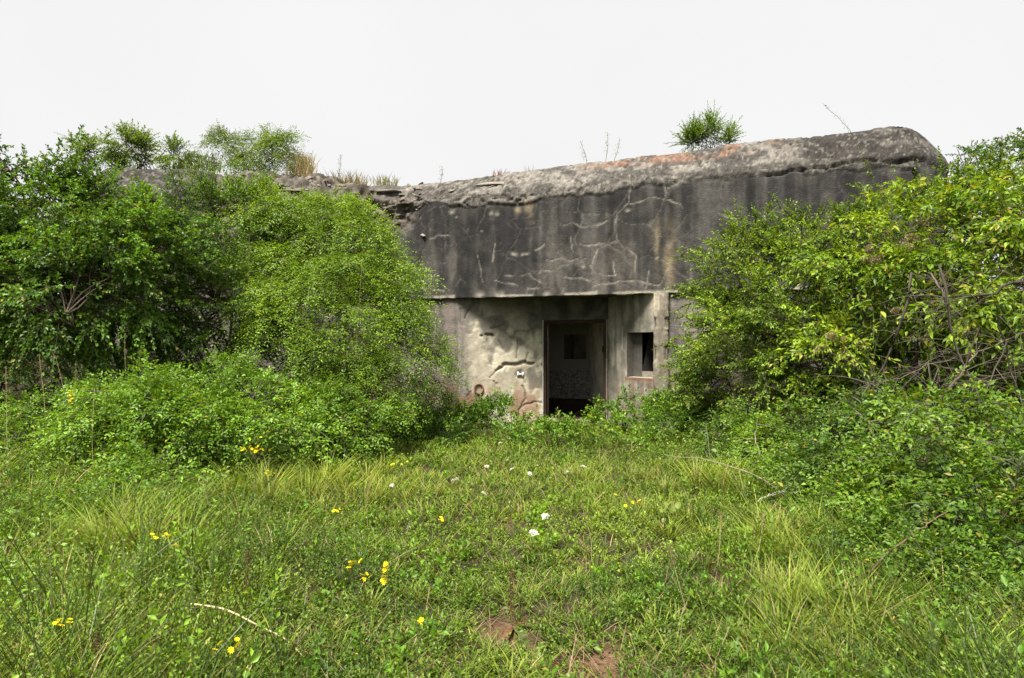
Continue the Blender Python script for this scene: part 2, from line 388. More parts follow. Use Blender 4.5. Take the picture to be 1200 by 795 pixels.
# displacement (positive = inward)
dsp = (fbm(AA * 2.5, ZZ * 2.5, o=5) - 0.5) * 0.018 + crack * 0.012 + spots * 0.015
dsp = dsp + cap * ((fbm(AA * 9, ZZ * 13, o=4) - 0.5) * (0.02 + 0.05 * sstep(-0.3, -2.5, SS)) - (1 - isl) * 0.028)
step_up = np.exp(-((ZZ - zbev) / 0.035) ** 2) * sstep(0.42, 0.6, fbm(AA * 2.7 + 1, AA * 0, o=3))
dsp = dsp + step_up * 0.014 + (fbm(AA * 17, ZZ * 19, o=3) - 0.5) * 0.02 * cap + web * 0.01 + pore * 0.035
split_px = [[(985, 191), (1000, 190), (1020, 188), (1045, 190), (1070, 186), (1085, 187)], [(900, 203), (930, 200), (960, 197), (990, 192)], [(1072, 200), (1078, 215)]]
spd = seg_dist(wsx, wsz, [[front(*p) for p in l] for l in split_px]); spm = np.exp(-(spd / 0.022) ** 2)
dsp = dsp + spm * 0.10; col = lerp(col, np.array((0.06, 0.05, 0.042)), spm * 0.6)
# crumbled hollow beside the wing corner, and broken ledges along the wing
hol = np.exp(-(((SS + 3.95) / 0.62) ** 2 + ((ZZ - 4.42) / 0.42) ** 2) ** 2)
hol = hol * sstep(0.25, 0.5, fbm(AA * 3, ZZ * 3 + 77, o=3) + 0.25 * hol)
wing = sstep(-4.2, -4.5, SS) * sstep(-7.6, -7.0, SS) * sstep(3.6, 4.1, ZZ)
rough = np.clip(hol + wing * 0.8, 0, 1)
ledge = np.floor((ZZ + 0.25 * fbm(AA * 1.5, ZZ * 1.5 + 3, o=3)) * 6) * 0.37
ledge = vnoise(AA * 2.2, ledge * 13.7)
dsp = dsp + hol * 0.12 + rough * ((fbm(AA * 7, ZZ * 9, o=4) - 0.4) * 0.34 + (ledge - 0.5) * 0.22)
rc = lerp((0.06, 0.045, 0.034), (0.17, 0.15, 0.122), sstep(0.35, 0.65, fbm(AA * 8, ZZ * 10 + 3, o=4)))
col = lerp(col, rc, rough * 0.85)
ndx = np.repeat(pin[:, None, 0], m, 1); ndy = np.repeat(pin[:, None, 1], m, 1)
tilt = sstep(4.4, 5.1, ZZ)                                       # the cap is displaced downwards as well as inwards
VX = np.repeat(path[:, None, 0], m, 1) + ndx * (OFF + dsp * (1 - 0.5 * tilt)); VY = np.repeat(path[:, None, 1], m, 1) + ndy * (OFF + dsp * (1 - 0.5 * tilt))
VZ = ZZ - dsp * tilt * 0.7
lowrow = np.zeros_like(VZ); lowrow[:, 0] = (fbm(arc * 5, arc * 0 + 6, o=3) - 0.5) * 0.05; VZ = VZ + lowrow
V = np.stack([VX, VY, VZ], -1)
# underside lip of the visor (one extra row turned inwards)
lip = V[:, 0].copy(); lip[:, :2] += pin * 0.16; lip[:, 2] += 0.012
V = np.concatenate([lip[:, None], V], 1); col = np.concatenate([col[:, :1] * 0 + 0.14, col], 1)
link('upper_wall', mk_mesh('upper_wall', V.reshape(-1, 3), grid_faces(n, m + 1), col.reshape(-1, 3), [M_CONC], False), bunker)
# roof slab closes the ring
loop = V[::6, -1]
back = [np.array((6.5, 6.5)), WING + winw * 7.5]
loop = loop - np.array((0, 0, 0.06)); rv = np.vstack([loop, [[*back[0], 5.1]], [[*back[1], 5.1]]])
link('roof', mk_mesh('roof', rv, np.arange(len(rv))[None], np.tile((0.17, 0.15, 0.12), (len(rv), 1)), [M_CONC]), bunker)
rw = np.array([path[-1] + pin[-1] * .02, back[0], back[1], path[0] + pin[0] * .02]); rvv = np.vstack([np.c_[rw, np.full(4, -.6)], np.c_[rw, np.full(4, 5.12)]])
link('rear_wall', mk_mesh('rear_wall', rvv, np.array([[j, j + 1, j + 5, j + 4] for j in range(3)]), np.tile((0.15, 0.14, 0.12), (8, 1)), [M_CONC]), bunker)

def wall(name, plan, z0, z1, colf, dispf=None, res=0.025, hole=None, mat=None, rads=None, parent=bunker, smooth=True):
    """a vertical wall over a plan polyline, dense enough to carry real relief; hole = (u0,u1,z0,z1)"""
    p = np.array(plan, float)
    p = fillet(p, rads or [0.015] * (len(p) - 2), res)
    nn = inward(p)
    u = np.concatenate([[0], np.cumsum(np.linalg.norm(np.diff(p, axis=0), axis=1))])
    z = np.linspace(z0, z1, max(2, int((z1 - z0) / res) + 1))
    if hole:
        u_s = u.copy(); z = z.copy()
        for a in hole[:2]: 
            j = int(np.argmin(np.abs(u - a))); u_s[j] = a
        for a in hole[2:]:
            z[int(np.argmin(np.abs(z - a)))] = a
        p = np.stack([np.interp(u_s, u, p[:, 0]), np.interp(u_s, u, p[:, 1])], -1); u = u_s
    U, Zz = np.meshgrid(u, z, indexing='ij')
    d = dispf(U, Zz) if dispf else 0 * U
    X = p[:, 0][:, None] + nn[:, 0][:, None] * d; Y = p[:, 1][:, None] + nn[:, 1][:, None] * d
    c = colf(U, Zz)
    keep = None
    if hole:
        uc = (U[:-1, :-1] + U[1:, 1:]) / 2; zc = (Zz[:-1, :-1] + Zz[1:, 1:]) / 2
        keep = ~((uc > hole[0]) & (uc < hole[1]) & (zc > hole[2]) & (zc < hole[3]))
    me = mk_mesh(name, np.stack([X, Y, Zz], -1).reshape(-1, 3), grid_faces(len(u), len(z), keep), c.reshape(-1, 3), [mat or M_CONC], smooth)
    return link(name, me, parent)

def low_col(U, Z):
    st = fbm(U * 5, Z * 0.4, o=4); mo = fbm(U * 3, Z * 3, o=4)
    c = lerp((0.07, 0.064, 0.062), (0.21, 0.19, 0.17), sstep(0.3, 0.7, 0.6 * st + 0.4 * mo))
    pk = sstep(0.52, 0.66, fbm(U * 7 + 3, Z * 1.2, o=3)); c = lerp(c, np.array((0.27, 0.225, 0.20)), pk * 0.6)
    ru = sstep(0.45, 0.6, fbm(U * 4, Z * 2 + 5, o=3)) * sstep(1.25, 0.6, Z); return lerp(c, np.array((0.16, 0.085, 0.06)), ru * 0.55)
def low_disp(U, Z): return (fbm(U * 3, Z * 3 + 2, o=4) - 0.5) * 0.05
ia = int(np.argmin(np.abs(path[:, 0] + 2.42) + 9 * (np.abs(path[:, 1]) > 0.2)))
ib = int(np.argmin(np.abs(path[:, 0] - 1.84) + 9 * (np.abs(path[:, 1]) > 0.2)))
lp = path + pin * 0.06
wall('lower_wall', np.vstack([lp[: ia: 5], [[-2.38, 0.09]]]), -0.6, 2.66, low_col, low_disp, res=0.05)
wall('lower_wall', np.vstack([[[1.80, 0.08]], lp[ib::5]]), -0.6, 2.66, low_col, low_disp, res=0.05)

# splayed entrance walls
EA, EB, EC, ED = (-2.42, 0.06), (-0.83, 0.90), (0.53, 0.90), (1.60, 0.0)
LW = [[plane_px(EA, EB, *p) for p in l] for l in [
    [(603, 427), (615, 425), (630, 428), (640, 428)], [(575, 440), (582, 433), (590, 429), (600, 426)], [(575, 440), (583, 449)], [(564, 393), (577, 392)]]]
LC = [[plane_px(EA, EB, *p) for p in l] for l in [
    [(612, 452), (615, 460), (616, 468), (610, 478), (618, 474), (628, 471), (640, 474)], [(592, 390), (600, 396), (605, 388), (618, 388), (626, 385)], [(606, 398), (607, 408), (605, 420)],
    [(615, 425), (619, 414)], [(550, 365), (555, 355)], [(545, 372), (551, 360), (553, 352)], [(585, 400), (590, 410)], [(610, 478), (606, 486)], [(575, 385), (590, 381)], [(617, 365), (630, 372)]]]
mk = plane_px(EA, EB, 610, 439)
def lw_masks(U, Z):
    wu = U + 0.06 * (fbm(U * 8, Z * 8, o=3) - 0.5); wz = Z + 0.08 * (fbm(U * 8 + 30, Z * 8, o=3) - 0.5)
    g = sstep(0.046, 0.02, seg_dist(wu, wz, LW)) * sstep(.25, .5, fbm(U * 11, Z * 11 + 5, o=2)); c = np.exp(-(seg_dist(wu, wz, LC) / 0.017) ** 2)
    bl = np.exp(-(((wu - mk[0]) / 0.10) ** 2 + ((wz - mk[1]) / 0.10) ** 2) ** 2)
    return g, c, bl
def lw_col(U, Z):
    g, c, bl = lw_masks(U, Z)
    a = fbm(U * 2.2 + 9, Z * 2.2, o=5); b = fbm(U * 9, Z * 9, o=4)
    cc = lerp((0.42, 0.38, 0.295), (0.66, 0.605, 0.475), sstep(0.32, 0.62, 0.65 * a + 0.35 * b))
    cc = lerp(cc, np.array((0.15, 0.14, 0.125)), sstep(0.54, 0.68, fbm(U * 3.1 + 40, Z * 2.4, o=5)) * 0.75)
    gre = sstep(0.40, 0.12, U + 0.25 * (fbm(U * 4, Z * 1.3, o=3) - 0.5)); cc = lerp(cc, lerp((0.10, 0.094, 0.092), (0.25, 0.22, 0.20), sstep(.3, .7, fbm(U * 9, Z * .6, o=3))), gre * 0.9)
    topdark = sstep(1.75, 2.5, Z + 0.5 * (fbm(U * 3, Z * 2 + 8, o=4) - 0.5) + 0.30 * (U - 1.0)); cc = lerp(cc, np.array((0.10, 0.094, 0.085)), topdark * 0.8)  # darkens towards the top, more so near the door
    ru = sstep(0.46, 0.6, fbm(U * 4 + 60, Z * 2.4, o=4)) * sstep(1.05, 0.45, Z); cc = lerp(cc, np.array((0.27, 0.14, 0.085)), ru * 0.75)
    cc = lerp(cc, np.array((0.085, 0.062, 0.048)), np.clip(g * 0.75 + c * 0.6 + bl * 0.65, 0, 1))
    fl = np.exp(-((fbm(U * 2.6 + 5, Z * 2.6 + 1, o=3) - 0.5) / 0.008) ** 2); return lerp(cc, np.array((0.16, 0.13, 0.10)), fl * 0.5)
def lw_disp(U, Z):
    g, c, bl = lw_masks(U, Z); fl = sstep(0.54, 0.58, fbm(U * 3.1 + 40, Z * 2.4, o=5))
    return g * 0.035 + c * 0.02 + bl * 0.03 + fl * 0.010 + (fbm(U * 4, Z * 4, o=5) - 0.5) * 0.012
wall('entrance_wall', [EA, EB], -0.3, 2.6, lw_col, lw_disp, res=0.02, mat=M_PLAST)
h0 = plane_px(EC, ED, 735, 390); h1 = plane_px(EC, ED, 767.5, 444)
HOLE = (h0[0], min(h1[0], np.hypot(ED[0] - EC[0], ED[1] - EC[1]) - 0.05), h1[1], h0[1])
dr = [plane_px(EC, ED, x_, 395)[0] for x_ in (719, 724, 729)]
def rw_col(U, Z):
    a = fbm(U * 3 + 90, Z * 3, o=5); st = fbm(U * 9 + 7, Z * 0.7, o=3)
    cc = lerp((0.16, 0.15, 0.125), (0.36, 0.33, 0.27), sstep(0.3, 0.7, 0.5 * a + 0.5 * st))
    cc = lerp(cc, np.array((0.10, 0.10, 0.08)), sstep(0.5, 0.65, fbm(U * 5 + 3, Z * 1.2, o=3)) * 0.6)
    for i, uu in enumerate(dr):
        w = np.exp(-((U - uu + 0.02 * (fbm(Z * 5, Z * 0 + i) - 0.5)) / 0.03) ** 2) * sstep(1.1 + 0.2 * i, 1.5, Z) * sstep(2.05, 1.85, Z); cc = lerp(cc, np.array((0.46, 0.44, 0.39)), w * 0.9)
    ru = sstep(0.38, 0.58, fbm(U * 8 + 2, Z * 1.6, o=4)) * sstep(0.98, 0.85, Z) * sstep(0.2, 0.35, U); cc = lerp(cc, np.array((0.22, 0.14, 0.105)), ru * 0.7)
    rim = np.exp(-((Z - HOLE[2] + 0.03) / 0.04) ** 2) * (U > HOLE[0] - 0.05); cc = lerp(cc, np.array((0.20, 0.085, 0.05)), rim * 0.8)
    return cc
def rw_disp(U, Z): return (fbm(U * 5 + 13, Z * 5, o=4) - 0.5) * 0.03
wall('entrance_wall', [EC, ED], -0.3, 2.6, rw_col, rw_disp, res=0.022, hole=HOLE, mat=M_PLAST)
def pl_col(U, Z):
    a = fbm(U * 6, Z * 1.2 + 3, o=5); cc = lerp((0.20, 0.175, 0.135), (0.46, 0.41, 0.31), sstep(0.3, 0.62, a))
    cc = lerp(cc, np.array((0.15, 0.13, 0.11)), sstep(0.55, 0.65, fbm(U * 14, Z * 3, o=3)) * 0.7); return cc
def pl_disp(U, Z):
    e = np.exp(-((U - 0.22) / 0.06) ** 2) + np.exp(-((U - 0.50) / 0.05) ** 2)
    return (fbm(U * 9, Z * 4, o=4) - 0.5) * 0.05 + e * sstep(0.45, 0.6, fbm(Z * 4, Z * 0 + 4, o=4)) * 0.07
wall('pillar', [(1.575, 0.22), (1.575, -0.035), (1.845, -0.035), (1.845, 0.2)], -0.3, 2.575, pl_col, pl_disp, res=0.02, mat=M_PLAST)

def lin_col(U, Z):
    return lerp((0.05, 0.047, 0.042), (0.13, 0.12, 0.10), sstep(0.3, 0.7, fbm(U * 4, Z * 4, o=4)))  # shadow under the visor is painted into this dark tone
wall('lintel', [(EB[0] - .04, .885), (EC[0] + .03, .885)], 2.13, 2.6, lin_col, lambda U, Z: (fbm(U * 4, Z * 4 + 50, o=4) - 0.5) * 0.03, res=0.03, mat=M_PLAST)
def plate(name, pts, mat, parent=bunker, cols=None):
    pts = np.array(pts, float)
    return link(name, mk_mesh(name, pts, np.array([list(range(len(pts)))]), None if cols is None else np.tile(cols, (len(pts), 1)), [mat]), parent)
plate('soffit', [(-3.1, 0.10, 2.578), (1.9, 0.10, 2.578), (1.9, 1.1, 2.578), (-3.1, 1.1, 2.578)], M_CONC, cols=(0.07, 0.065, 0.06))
def boxm(name, lo, hi, mat, parent=bunker, bev=0.006, cols=None):
    bm = bmesh.new(); bmesh.ops.create_cube(bm, size=1)
    lo, hi = np.array(lo, float), np.array(hi, float)
    for v in bm.verts: v.co = Vector(((lo + hi) / 2 + np.array(v.co) * (hi - lo)).tolist())
    bmesh.ops.bevel(bm, geom=bm.edges[:], offset=bev, segments=1, affect='EDGES')
    me = bpy.data.meshes.new(name); bm.to_mesh(me); bm.free(); me.materials.append(mat)
    if cols is not None:
        at = me.color_attributes.new('Col', 'FLOAT_COLOR', 'POINT')
        at.data.foreach_set('color', np.tile((*cols, 1), len(me.vertices)).astype(np.float32))
    return link(name, me, parent)
# steel door frame
fr = link('door_frame', bpy.data.meshes.new('door_frame'), bunker)
boxm('frame_post', (-0.83, 0.91, 0), (-0.775, 1.0, 2.13), M_RUST, fr)
boxm('frame_post', (0.445, 0.88, 0), (0.50, 1.0, 2.13), M_RUST, fr)
boxm('frame_edge', (0.50, 0.875, 0), (0.528, 0.93, 2.13), rough_mat('worn_steel', (0.2, 0.17, 0.14), 0.4, 20), fr)
boxm('frame_head', (-0.775, 0.89, 2.06), (0.445, 1.0, 2.13), M_RUST, fr)
boxm('corner_strip', (-0.845, 0.872, 0), (-0.825, 0.905, 2.13), rough_mat('zinc_strip', (0.42, 0.42, 0.40), 0.3, 30), fr)
boxm('hinge', (0.415, 0.9, 1.45), (0.46, 0.96, 1.6), M_RUST, fr); boxm('hinge', (0.415, 0.9, 0.45), (0.46, 0.96, 0.6), M_RUST, fr)
# interior room
flat = lambda c: (lambda U, Z: np.zeros(U.shape + (3,)) + np.array(c))
def inside(name, plan, z0=0.0, z1=2.3, hole=None, mat=None):
    return wall(name, plan, z0, z1, flat((.3, .3, .3)), lambda U, Z: (fbm(U * 3, Z * 3, o=3) - 0.5) * 0.02, res=0.06, mat=mat or M_INT, hole=hole)
# scribbled graffiti band on the back wall: flat print in the material
MG, nt, N, L, out = new_mat('scribbled_wall')
tc = N.new('ShaderNodeTexCoord')
nz = N.new('ShaderNodeTexNoise'); nz.inputs['Scale'].default_value = 7.5; nz.inputs['Detail'].default_value = 2.0
L.new(tc.outputs['Object'], nz.inputs['Vector'])
m1 = N.new('ShaderNodeMath'); m1.operation = 'MULTIPLY'; m1.inputs[1].default_value = 11.0; L.new(nz.outputs[0], m1.inputs[0])
m2 = N.new('ShaderNodeMath'); m2.operation = 'PINGPONG'; m2.inputs[1].default_value = 1.0; L.new(m1.outputs[0], m2.inputs[0])
cr = N.new('ShaderNodeValToRGB'); cr.color_ramp.elements[0].position = 0.3; cr.color_ramp.elements[1].position = 0.75
cr.color_ramp.elements[0].color = (0.11, 0.10, 0.09, 1); cr.color_ramp.elements[1].color = (0.25, 0.235, 0.205, 1)
L.new(m2.outputs[0], cr.inputs[0])
sx = N.new('ShaderNodeSeparateXYZ'); L.new(tc.outputs['Object'], sx.inputs[0])
mr = N.new('ShaderNodeMapRange'); mr.inputs[1].default_value = 1.03; mr.inputs[2].default_value = 1.0; L.new(sx.outputs[2], mr.inputs[0])
mxc = N.new('ShaderNodeMixRGB'); mxc.inputs[1].default_value = (0.21, 0.195, 0.17, 1); L.new(mr.outputs[0], mxc.inputs[0]); L.new(cr.outputs[0], mxc.inputs[2])
bs = N.new('ShaderNodeBsdfPrincipled'); bs.inputs['Roughness'].default_value = 0.95; L.new(mxc.outputs[0], bs.inputs['Base Color']); L.new(bs.outputs[0], out.inputs[0])
inside('door_jamb', [(-0.83, 0.95), (-0.83, 1.3)], z1=2.14); inside('door_jamb', [(0.52, 1.3), (0.52, 0.95)], z1=2.14)
plate('door_jamb', [(-0.83, 0.93, 2.131), (0.53, 0.93, 2.131), (0.53, 1.31, 2.131), (-0.83, 1.31, 2.131)], M_INT)
inside('interior_wall', [(-1.7, 3.4), (-1.7, 1.31)]); inside('interior_wall', [(-1.7, 1.31), (-0.83, 1.31)])
inside('interior_wall', [(0.50, 1.32), (-0.40, 3.4)], mat=rough_mat('painted_lit_limewash', (0.75, 0.70, 0.6), 0.25, 5, 0.95, 0.3, dark=(.5, .46, .4)))  # doorway light on this wall is put into its paler colour
bk0, bk1 = (-1.7, 3.4), (-0.40, 3.4)
k0 = plane_px(bk0, bk1, 661, 392); k1 = plane_px(bk0, bk1, 687, 421)
BH = (k0[0], k1[0], k1[1], k0[1])
inside('interior_wall', [bk0, bk1], hole=BH, mat=MG)
inside('interior_recess', [(bk0[0] + BH[0], 3.4), (bk0[0] + BH[0], 4.4), (bk0[0] + BH[1], 4.4), (bk0[0] + BH[1], 3.4)], z0=BH[2] - .02, z1=BH[3] + .02)
plate('interior_ceiling', [(-1.8, 1.29, 2.302), (0.7, 1.29, 2.302), (0.7, 4.5, 2.302), (-1.8, 4.5, 2.302)], M_INT)
plate('interior_floor', [(-1.8, 0.8, 0.035), (0.7, 0.8, 0.035), (0.7, 4.5, 0.035), (-1.8, 4.5, 0.035)], M_SOIL, cols=(0.11, 0.09, 0.07))
boxm('base_shadow_block', (-1.7, 3.0, 0.0), (-0.15, 3.38, 0.30), M_RUST)  # dark block added to draw the shadow band along the back wall's base
boxm('door_leaf', (0.36, 1.32, 0.04), (0.40, 2.0, 1.12), M_RUST)
boxm('threshold', (-0.85, 0.62, -0.1), (0.56, 0.98, 0.075), M_CONC, cols=(0.26, 0.19, 0.15))
# embrasure niche; its colours darken with depth, painting in the shade
e = np.array(ED) - np.array(EC); e /= np.linalg.norm(e); nrm = np.array([-e[1], e[0]])
def loc(u, dep): p = np.array(EC) + e * u + nrm * dep; return (p[0], p[1])
u0, u1, za, zb = HOLE
emb = link('embrasure', bpy.data.meshes.new('embrasure'), bunker)
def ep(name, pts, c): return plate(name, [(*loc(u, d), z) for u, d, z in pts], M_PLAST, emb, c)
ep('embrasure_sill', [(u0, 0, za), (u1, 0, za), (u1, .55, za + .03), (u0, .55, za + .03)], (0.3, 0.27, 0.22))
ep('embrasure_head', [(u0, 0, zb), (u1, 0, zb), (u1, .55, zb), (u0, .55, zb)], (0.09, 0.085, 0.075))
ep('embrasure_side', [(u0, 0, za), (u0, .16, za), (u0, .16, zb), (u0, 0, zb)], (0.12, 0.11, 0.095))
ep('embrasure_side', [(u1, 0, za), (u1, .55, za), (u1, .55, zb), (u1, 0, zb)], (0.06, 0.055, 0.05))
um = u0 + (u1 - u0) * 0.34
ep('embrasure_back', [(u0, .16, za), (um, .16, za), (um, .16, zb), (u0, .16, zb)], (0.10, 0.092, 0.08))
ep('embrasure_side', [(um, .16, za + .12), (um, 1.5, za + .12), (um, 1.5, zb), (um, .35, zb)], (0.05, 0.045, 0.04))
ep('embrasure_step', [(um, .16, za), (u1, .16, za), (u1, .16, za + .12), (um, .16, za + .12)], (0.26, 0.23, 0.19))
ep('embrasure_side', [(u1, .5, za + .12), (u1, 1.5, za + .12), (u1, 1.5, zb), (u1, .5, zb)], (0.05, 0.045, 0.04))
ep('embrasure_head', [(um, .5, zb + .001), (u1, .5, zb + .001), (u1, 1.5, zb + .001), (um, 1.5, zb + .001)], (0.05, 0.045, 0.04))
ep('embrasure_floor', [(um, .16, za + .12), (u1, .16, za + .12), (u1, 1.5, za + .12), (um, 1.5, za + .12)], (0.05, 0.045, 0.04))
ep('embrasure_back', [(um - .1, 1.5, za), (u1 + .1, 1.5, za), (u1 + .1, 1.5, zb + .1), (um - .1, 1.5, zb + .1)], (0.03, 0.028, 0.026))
# painted H mark in its chipped patch and the rusty round pipe mouth
le = np.array(EB) - np.array(EA); le /= np.linalg.norm(le); ln_ = np.array([-le[1], le[0]])
mark = link('painted_mark', bpy.data.meshes.new('painted_mark'), bunker)
verts, faces = [], []
for (a0, a1, b0, b1) in [(-0.07, -0.035, -0.05, 0.055), (0.03, 0.068, -0.055, 0.05), (-0.035, 0.03, -0.012, 0.018)]:
    i0 = len(verts)
    for dep in (0.012, -0.006):
        for (a, b) in ((a0, b0), (a1, b0), (a1, b1), (a0, b1)):
            p = np.array(EA) + le * (mk[0] + a) + ln_ * (dep); verts.append((p[0], p[1], mk[1] + b))
    faces += [[i0 + j for j in f] for f in ((0, 1, 2, 3), (4, 5, 6, 7), (0, 1, 5, 4), (1, 2, 6, 5), (2, 3, 7, 6), (3, 0, 4, 7))]
mark.data = mk_mesh('painted_mark', np.array(verts), np.array(faces), None, [M_WHITE])
pc = plane_px(EA, EB, 561, 456); pp = np.array(EA) + le * pc[0]
def ring(name, r0, r1, dep0, dep1, mat):
    t = np.linspace(0, 2 * math.pi, 20, endpoint=False); vs = []
    for r_, d_ in ((r1, 0.03), (r1, dep0), (r0, dep0), (r0 * 0.95, dep1), (0.001, dep1)):
        q = pp[None] + le[None] * (r_ * np.cos(t))[:, None] + ln_[None] * d_
        vs.append(np.stack([q[:, 0], q[:, 1], pc[1] + r_ * 1.15 * np.sin(t)], -1))
    vs = np.concatenate(vs); k = np.arange(20); f = np.concatenate([np.stack([j * 20 + k, j * 20 + (k + 1) % 20, (j + 1) * 20 + (k + 1) % 20, (j + 1) * 20 + k], -1) for j in range(4)])
    return link(name, mk_mesh(name, vs, f, None, [mat], True), bunker)
ring('pipe_mouth', 0.075, 0.105, -0.03, 0.05, rough_mat('rusty_pipe', (0.24, 0.13, 0.09), 0.4, 18, dark=(0.12, 0.055, 0.04)))

# broken concrete lumps along the crumbled top
def lump(seed, sx=1, sy=1, sz=0.6):
    r = np.random.default_rng(seed); bm = bmesh.new()
    for p in norm(r.normal(0, 1, (13, 3))) * r.uniform(0.7, 1, (13, 1)) * np.array((sx, sy, sz)): bm.verts.new(p)
    res = bmesh.ops.convex_hull(bm, input=bm.verts[:])
    bmesh.ops.delete(bm, geom=[v for v in bm.verts if not v.link_faces], context='VERTS')
    me = bpy.data.meshes.new('concrete_lump'); bm.to_mesh(me); bm.free()
    c = np.array((0.25, 0.225, 0.19)) * r.uniform(0.5, 1.3)
    at = me.color_attributes.new('Col', 'FLOAT_COLOR', 'POINT'); at.data.foreach_set('color', np.tile((*c, 1), len(me.vertices)).astype(np.float32))
    me.materials.append(M_CONC); return me
lumps = [lump(i, 1, 0.7, (0.3, 0.5, 0.6, 0.35, 0.7, 0.45)[i]) for i in range(6)]
r5 = np.random.default_rng(5)
for i in range(64):
    if i < 40: a = r5.uniform(4.6 + 0.0, 8.6); zz = 5.28 - abs(r5.normal(0, 0.33)); 
    else: a = r5.uniform(8.0, 10.4); zz = 4.95 - abs(r5.normal(0, 0.4))
    j = int(np.argmin(np.abs(arc - a - 0.0))); kz = int(np.argmin(np.abs(V[j, :, 2] - zz)))
    o = link('concrete_chunk', lumps[i % 6], bunker); o.location = V[j, kz]; o.rotation_euler = (r5.normal(0, .25), r5.normal(0, .25), r5.uniform(-1, 1) + 0.3)
    sc = r5.uniform(0.03, 0.09); o.scale = (sc * r5.uniform(1, 2.2), sc, sc)
# large lifted skin slabs on the cap
for (px_, py_, w_, h_, rz_) in [(572, 218, 0.42, 0.10, 0.05), (300, 212, 0.75, 0.05, 0.3), (335, 222, 0.5, 0.05, 0.35), (450, 222, 0.35, 0.08, 0.1), (275, 220, 0.4, 0.05, 0.3)]:
    u_, z_ = (front(px_, py_) if px_ > 480 else (0, 0))
    if px_ > 480: j = int(np.argmin(np.abs(path[:, 0] - u_) + 9 * (np.abs(path[:, 1]) > .3))); kz = int(np.argmin(np.abs(V[j, :, 2] - z_ - 0.1)))
    else:
        u_, z_ = plane_px(WING, CORN, px_, py_); j = int(np.argmin(np.abs(arc - arc[int(np.argmin(np.hypot(*(path - (WING + wdir * u_)).T)))]))); kz = int(np.argmin(np.abs(V[j, :, 2] - z_)))
    o = link('concrete_slab', lumps[0 if px_ > 480 else 3], bunker); o.location = V[j, kz] + np.array((0, -0.02, 0)); o.scale = (w_, 0.2, h_ * 2.2); o.rotation_euler = (0.5 if px_ > 480 else 0, 0.06, rz_ if px_ < 480 else 0)

# ------------------------------------------------------------------ foliage
def rand_unit(r, n): return norm(r.normal(0, 1, (n, 3)))
def leaves(P, A, Nn, Ln, Wd, C, fold=0.22, curl=0.18):
    A = norm(A); Nn = norm(Nn - A * (Nn * A).sum(-1, keepdims=True)); S = np.cross(A, Nn)
    Ln = Ln[:, None]; Wd = Wd[:, None]
    v0 = P; v2 = P + A * Ln - Nn * curl * Ln
    mid = P + A * Ln * 0.48
    v1 = mid + S * Wd * 0.5 + Nn * fold * Wd; v3 = mid - S * Wd * 0.5 + Nn * fold * Wd
    V = np.stack([v0, v1, v2, v3], 1).reshape(-1, 3)
    b = np.arange(len(P))[:, None] * 4
    F = np.concatenate([b + np.array([[0, 1, 2]]), b + np.array([[0, 2, 3]])], 0)
    return V, F, np.repeat(C, 4, 0)
def ribbons(P, R, r):
    """flat ribbons along (n,K,3) lines"""
    T = norm(np.gradient(P, axis=1)); S = norm(np.cross(T, rand_unit(r, len(P))[:, None, :]))
    n, K, _ = P.shape
    V = np.stack([P - S * R[..., None], P + S * R[..., None]], 2).reshape(-1, 3)
    b = (np.arange(n) * K * 2)[:, None] + (np.arange(K - 1) * 2)[None]
    return V, np.stack([b, b + 1, b + 3, b + 2], -1).reshape(-1, 4)

KINDS = {
 'round':  dict(arch=0.12, tl=.26, nodes=13, ll=.040, lw=.026, pin=0, ang=1.0, droop=.15),
 'small':  dict(arch=0.15, tl=.24, nodes=13, ll=.030, lw=.018, pin=0, ang=0.95, droop=.12),
 'feather':dict(arch=0.45, tl=.34, nodes=8, ll=.030, lw=.015, pin=5, rl=.10, ang=0.9, droop=.35),
 'rose':   dict(arch=0.5, tl=.30, nodes=7, ll=.034, lw=.020, pin=5, rl=.09, ang=1.0, droop=.30),
 'lance':  dict(arch=0.35, tl=.34, nodes=10, ll=.078, lw=.034, pin=0, ang=0.95, droop=.25),
 'nettle': dict(arch=0.1, tl=.26, nodes=10, ll=.062, lw=.036, pin=0, ang=1.15, droop=.12),
 'broad':  dict(tl=.2, nodes=8, ll=.062, lw=.030, pin=0, ang=1.15, droop=.12),
 'cover':  dict(tl=.17, nodes=9, ll=.026, lw=.016, pin=0, ang=1.0, droop=.2),
 'fine':   dict(arch=0.1, tl=.22, nodes=12, ll=.024, lw=.008, pin=0, ang=.8, droop=.1),
}
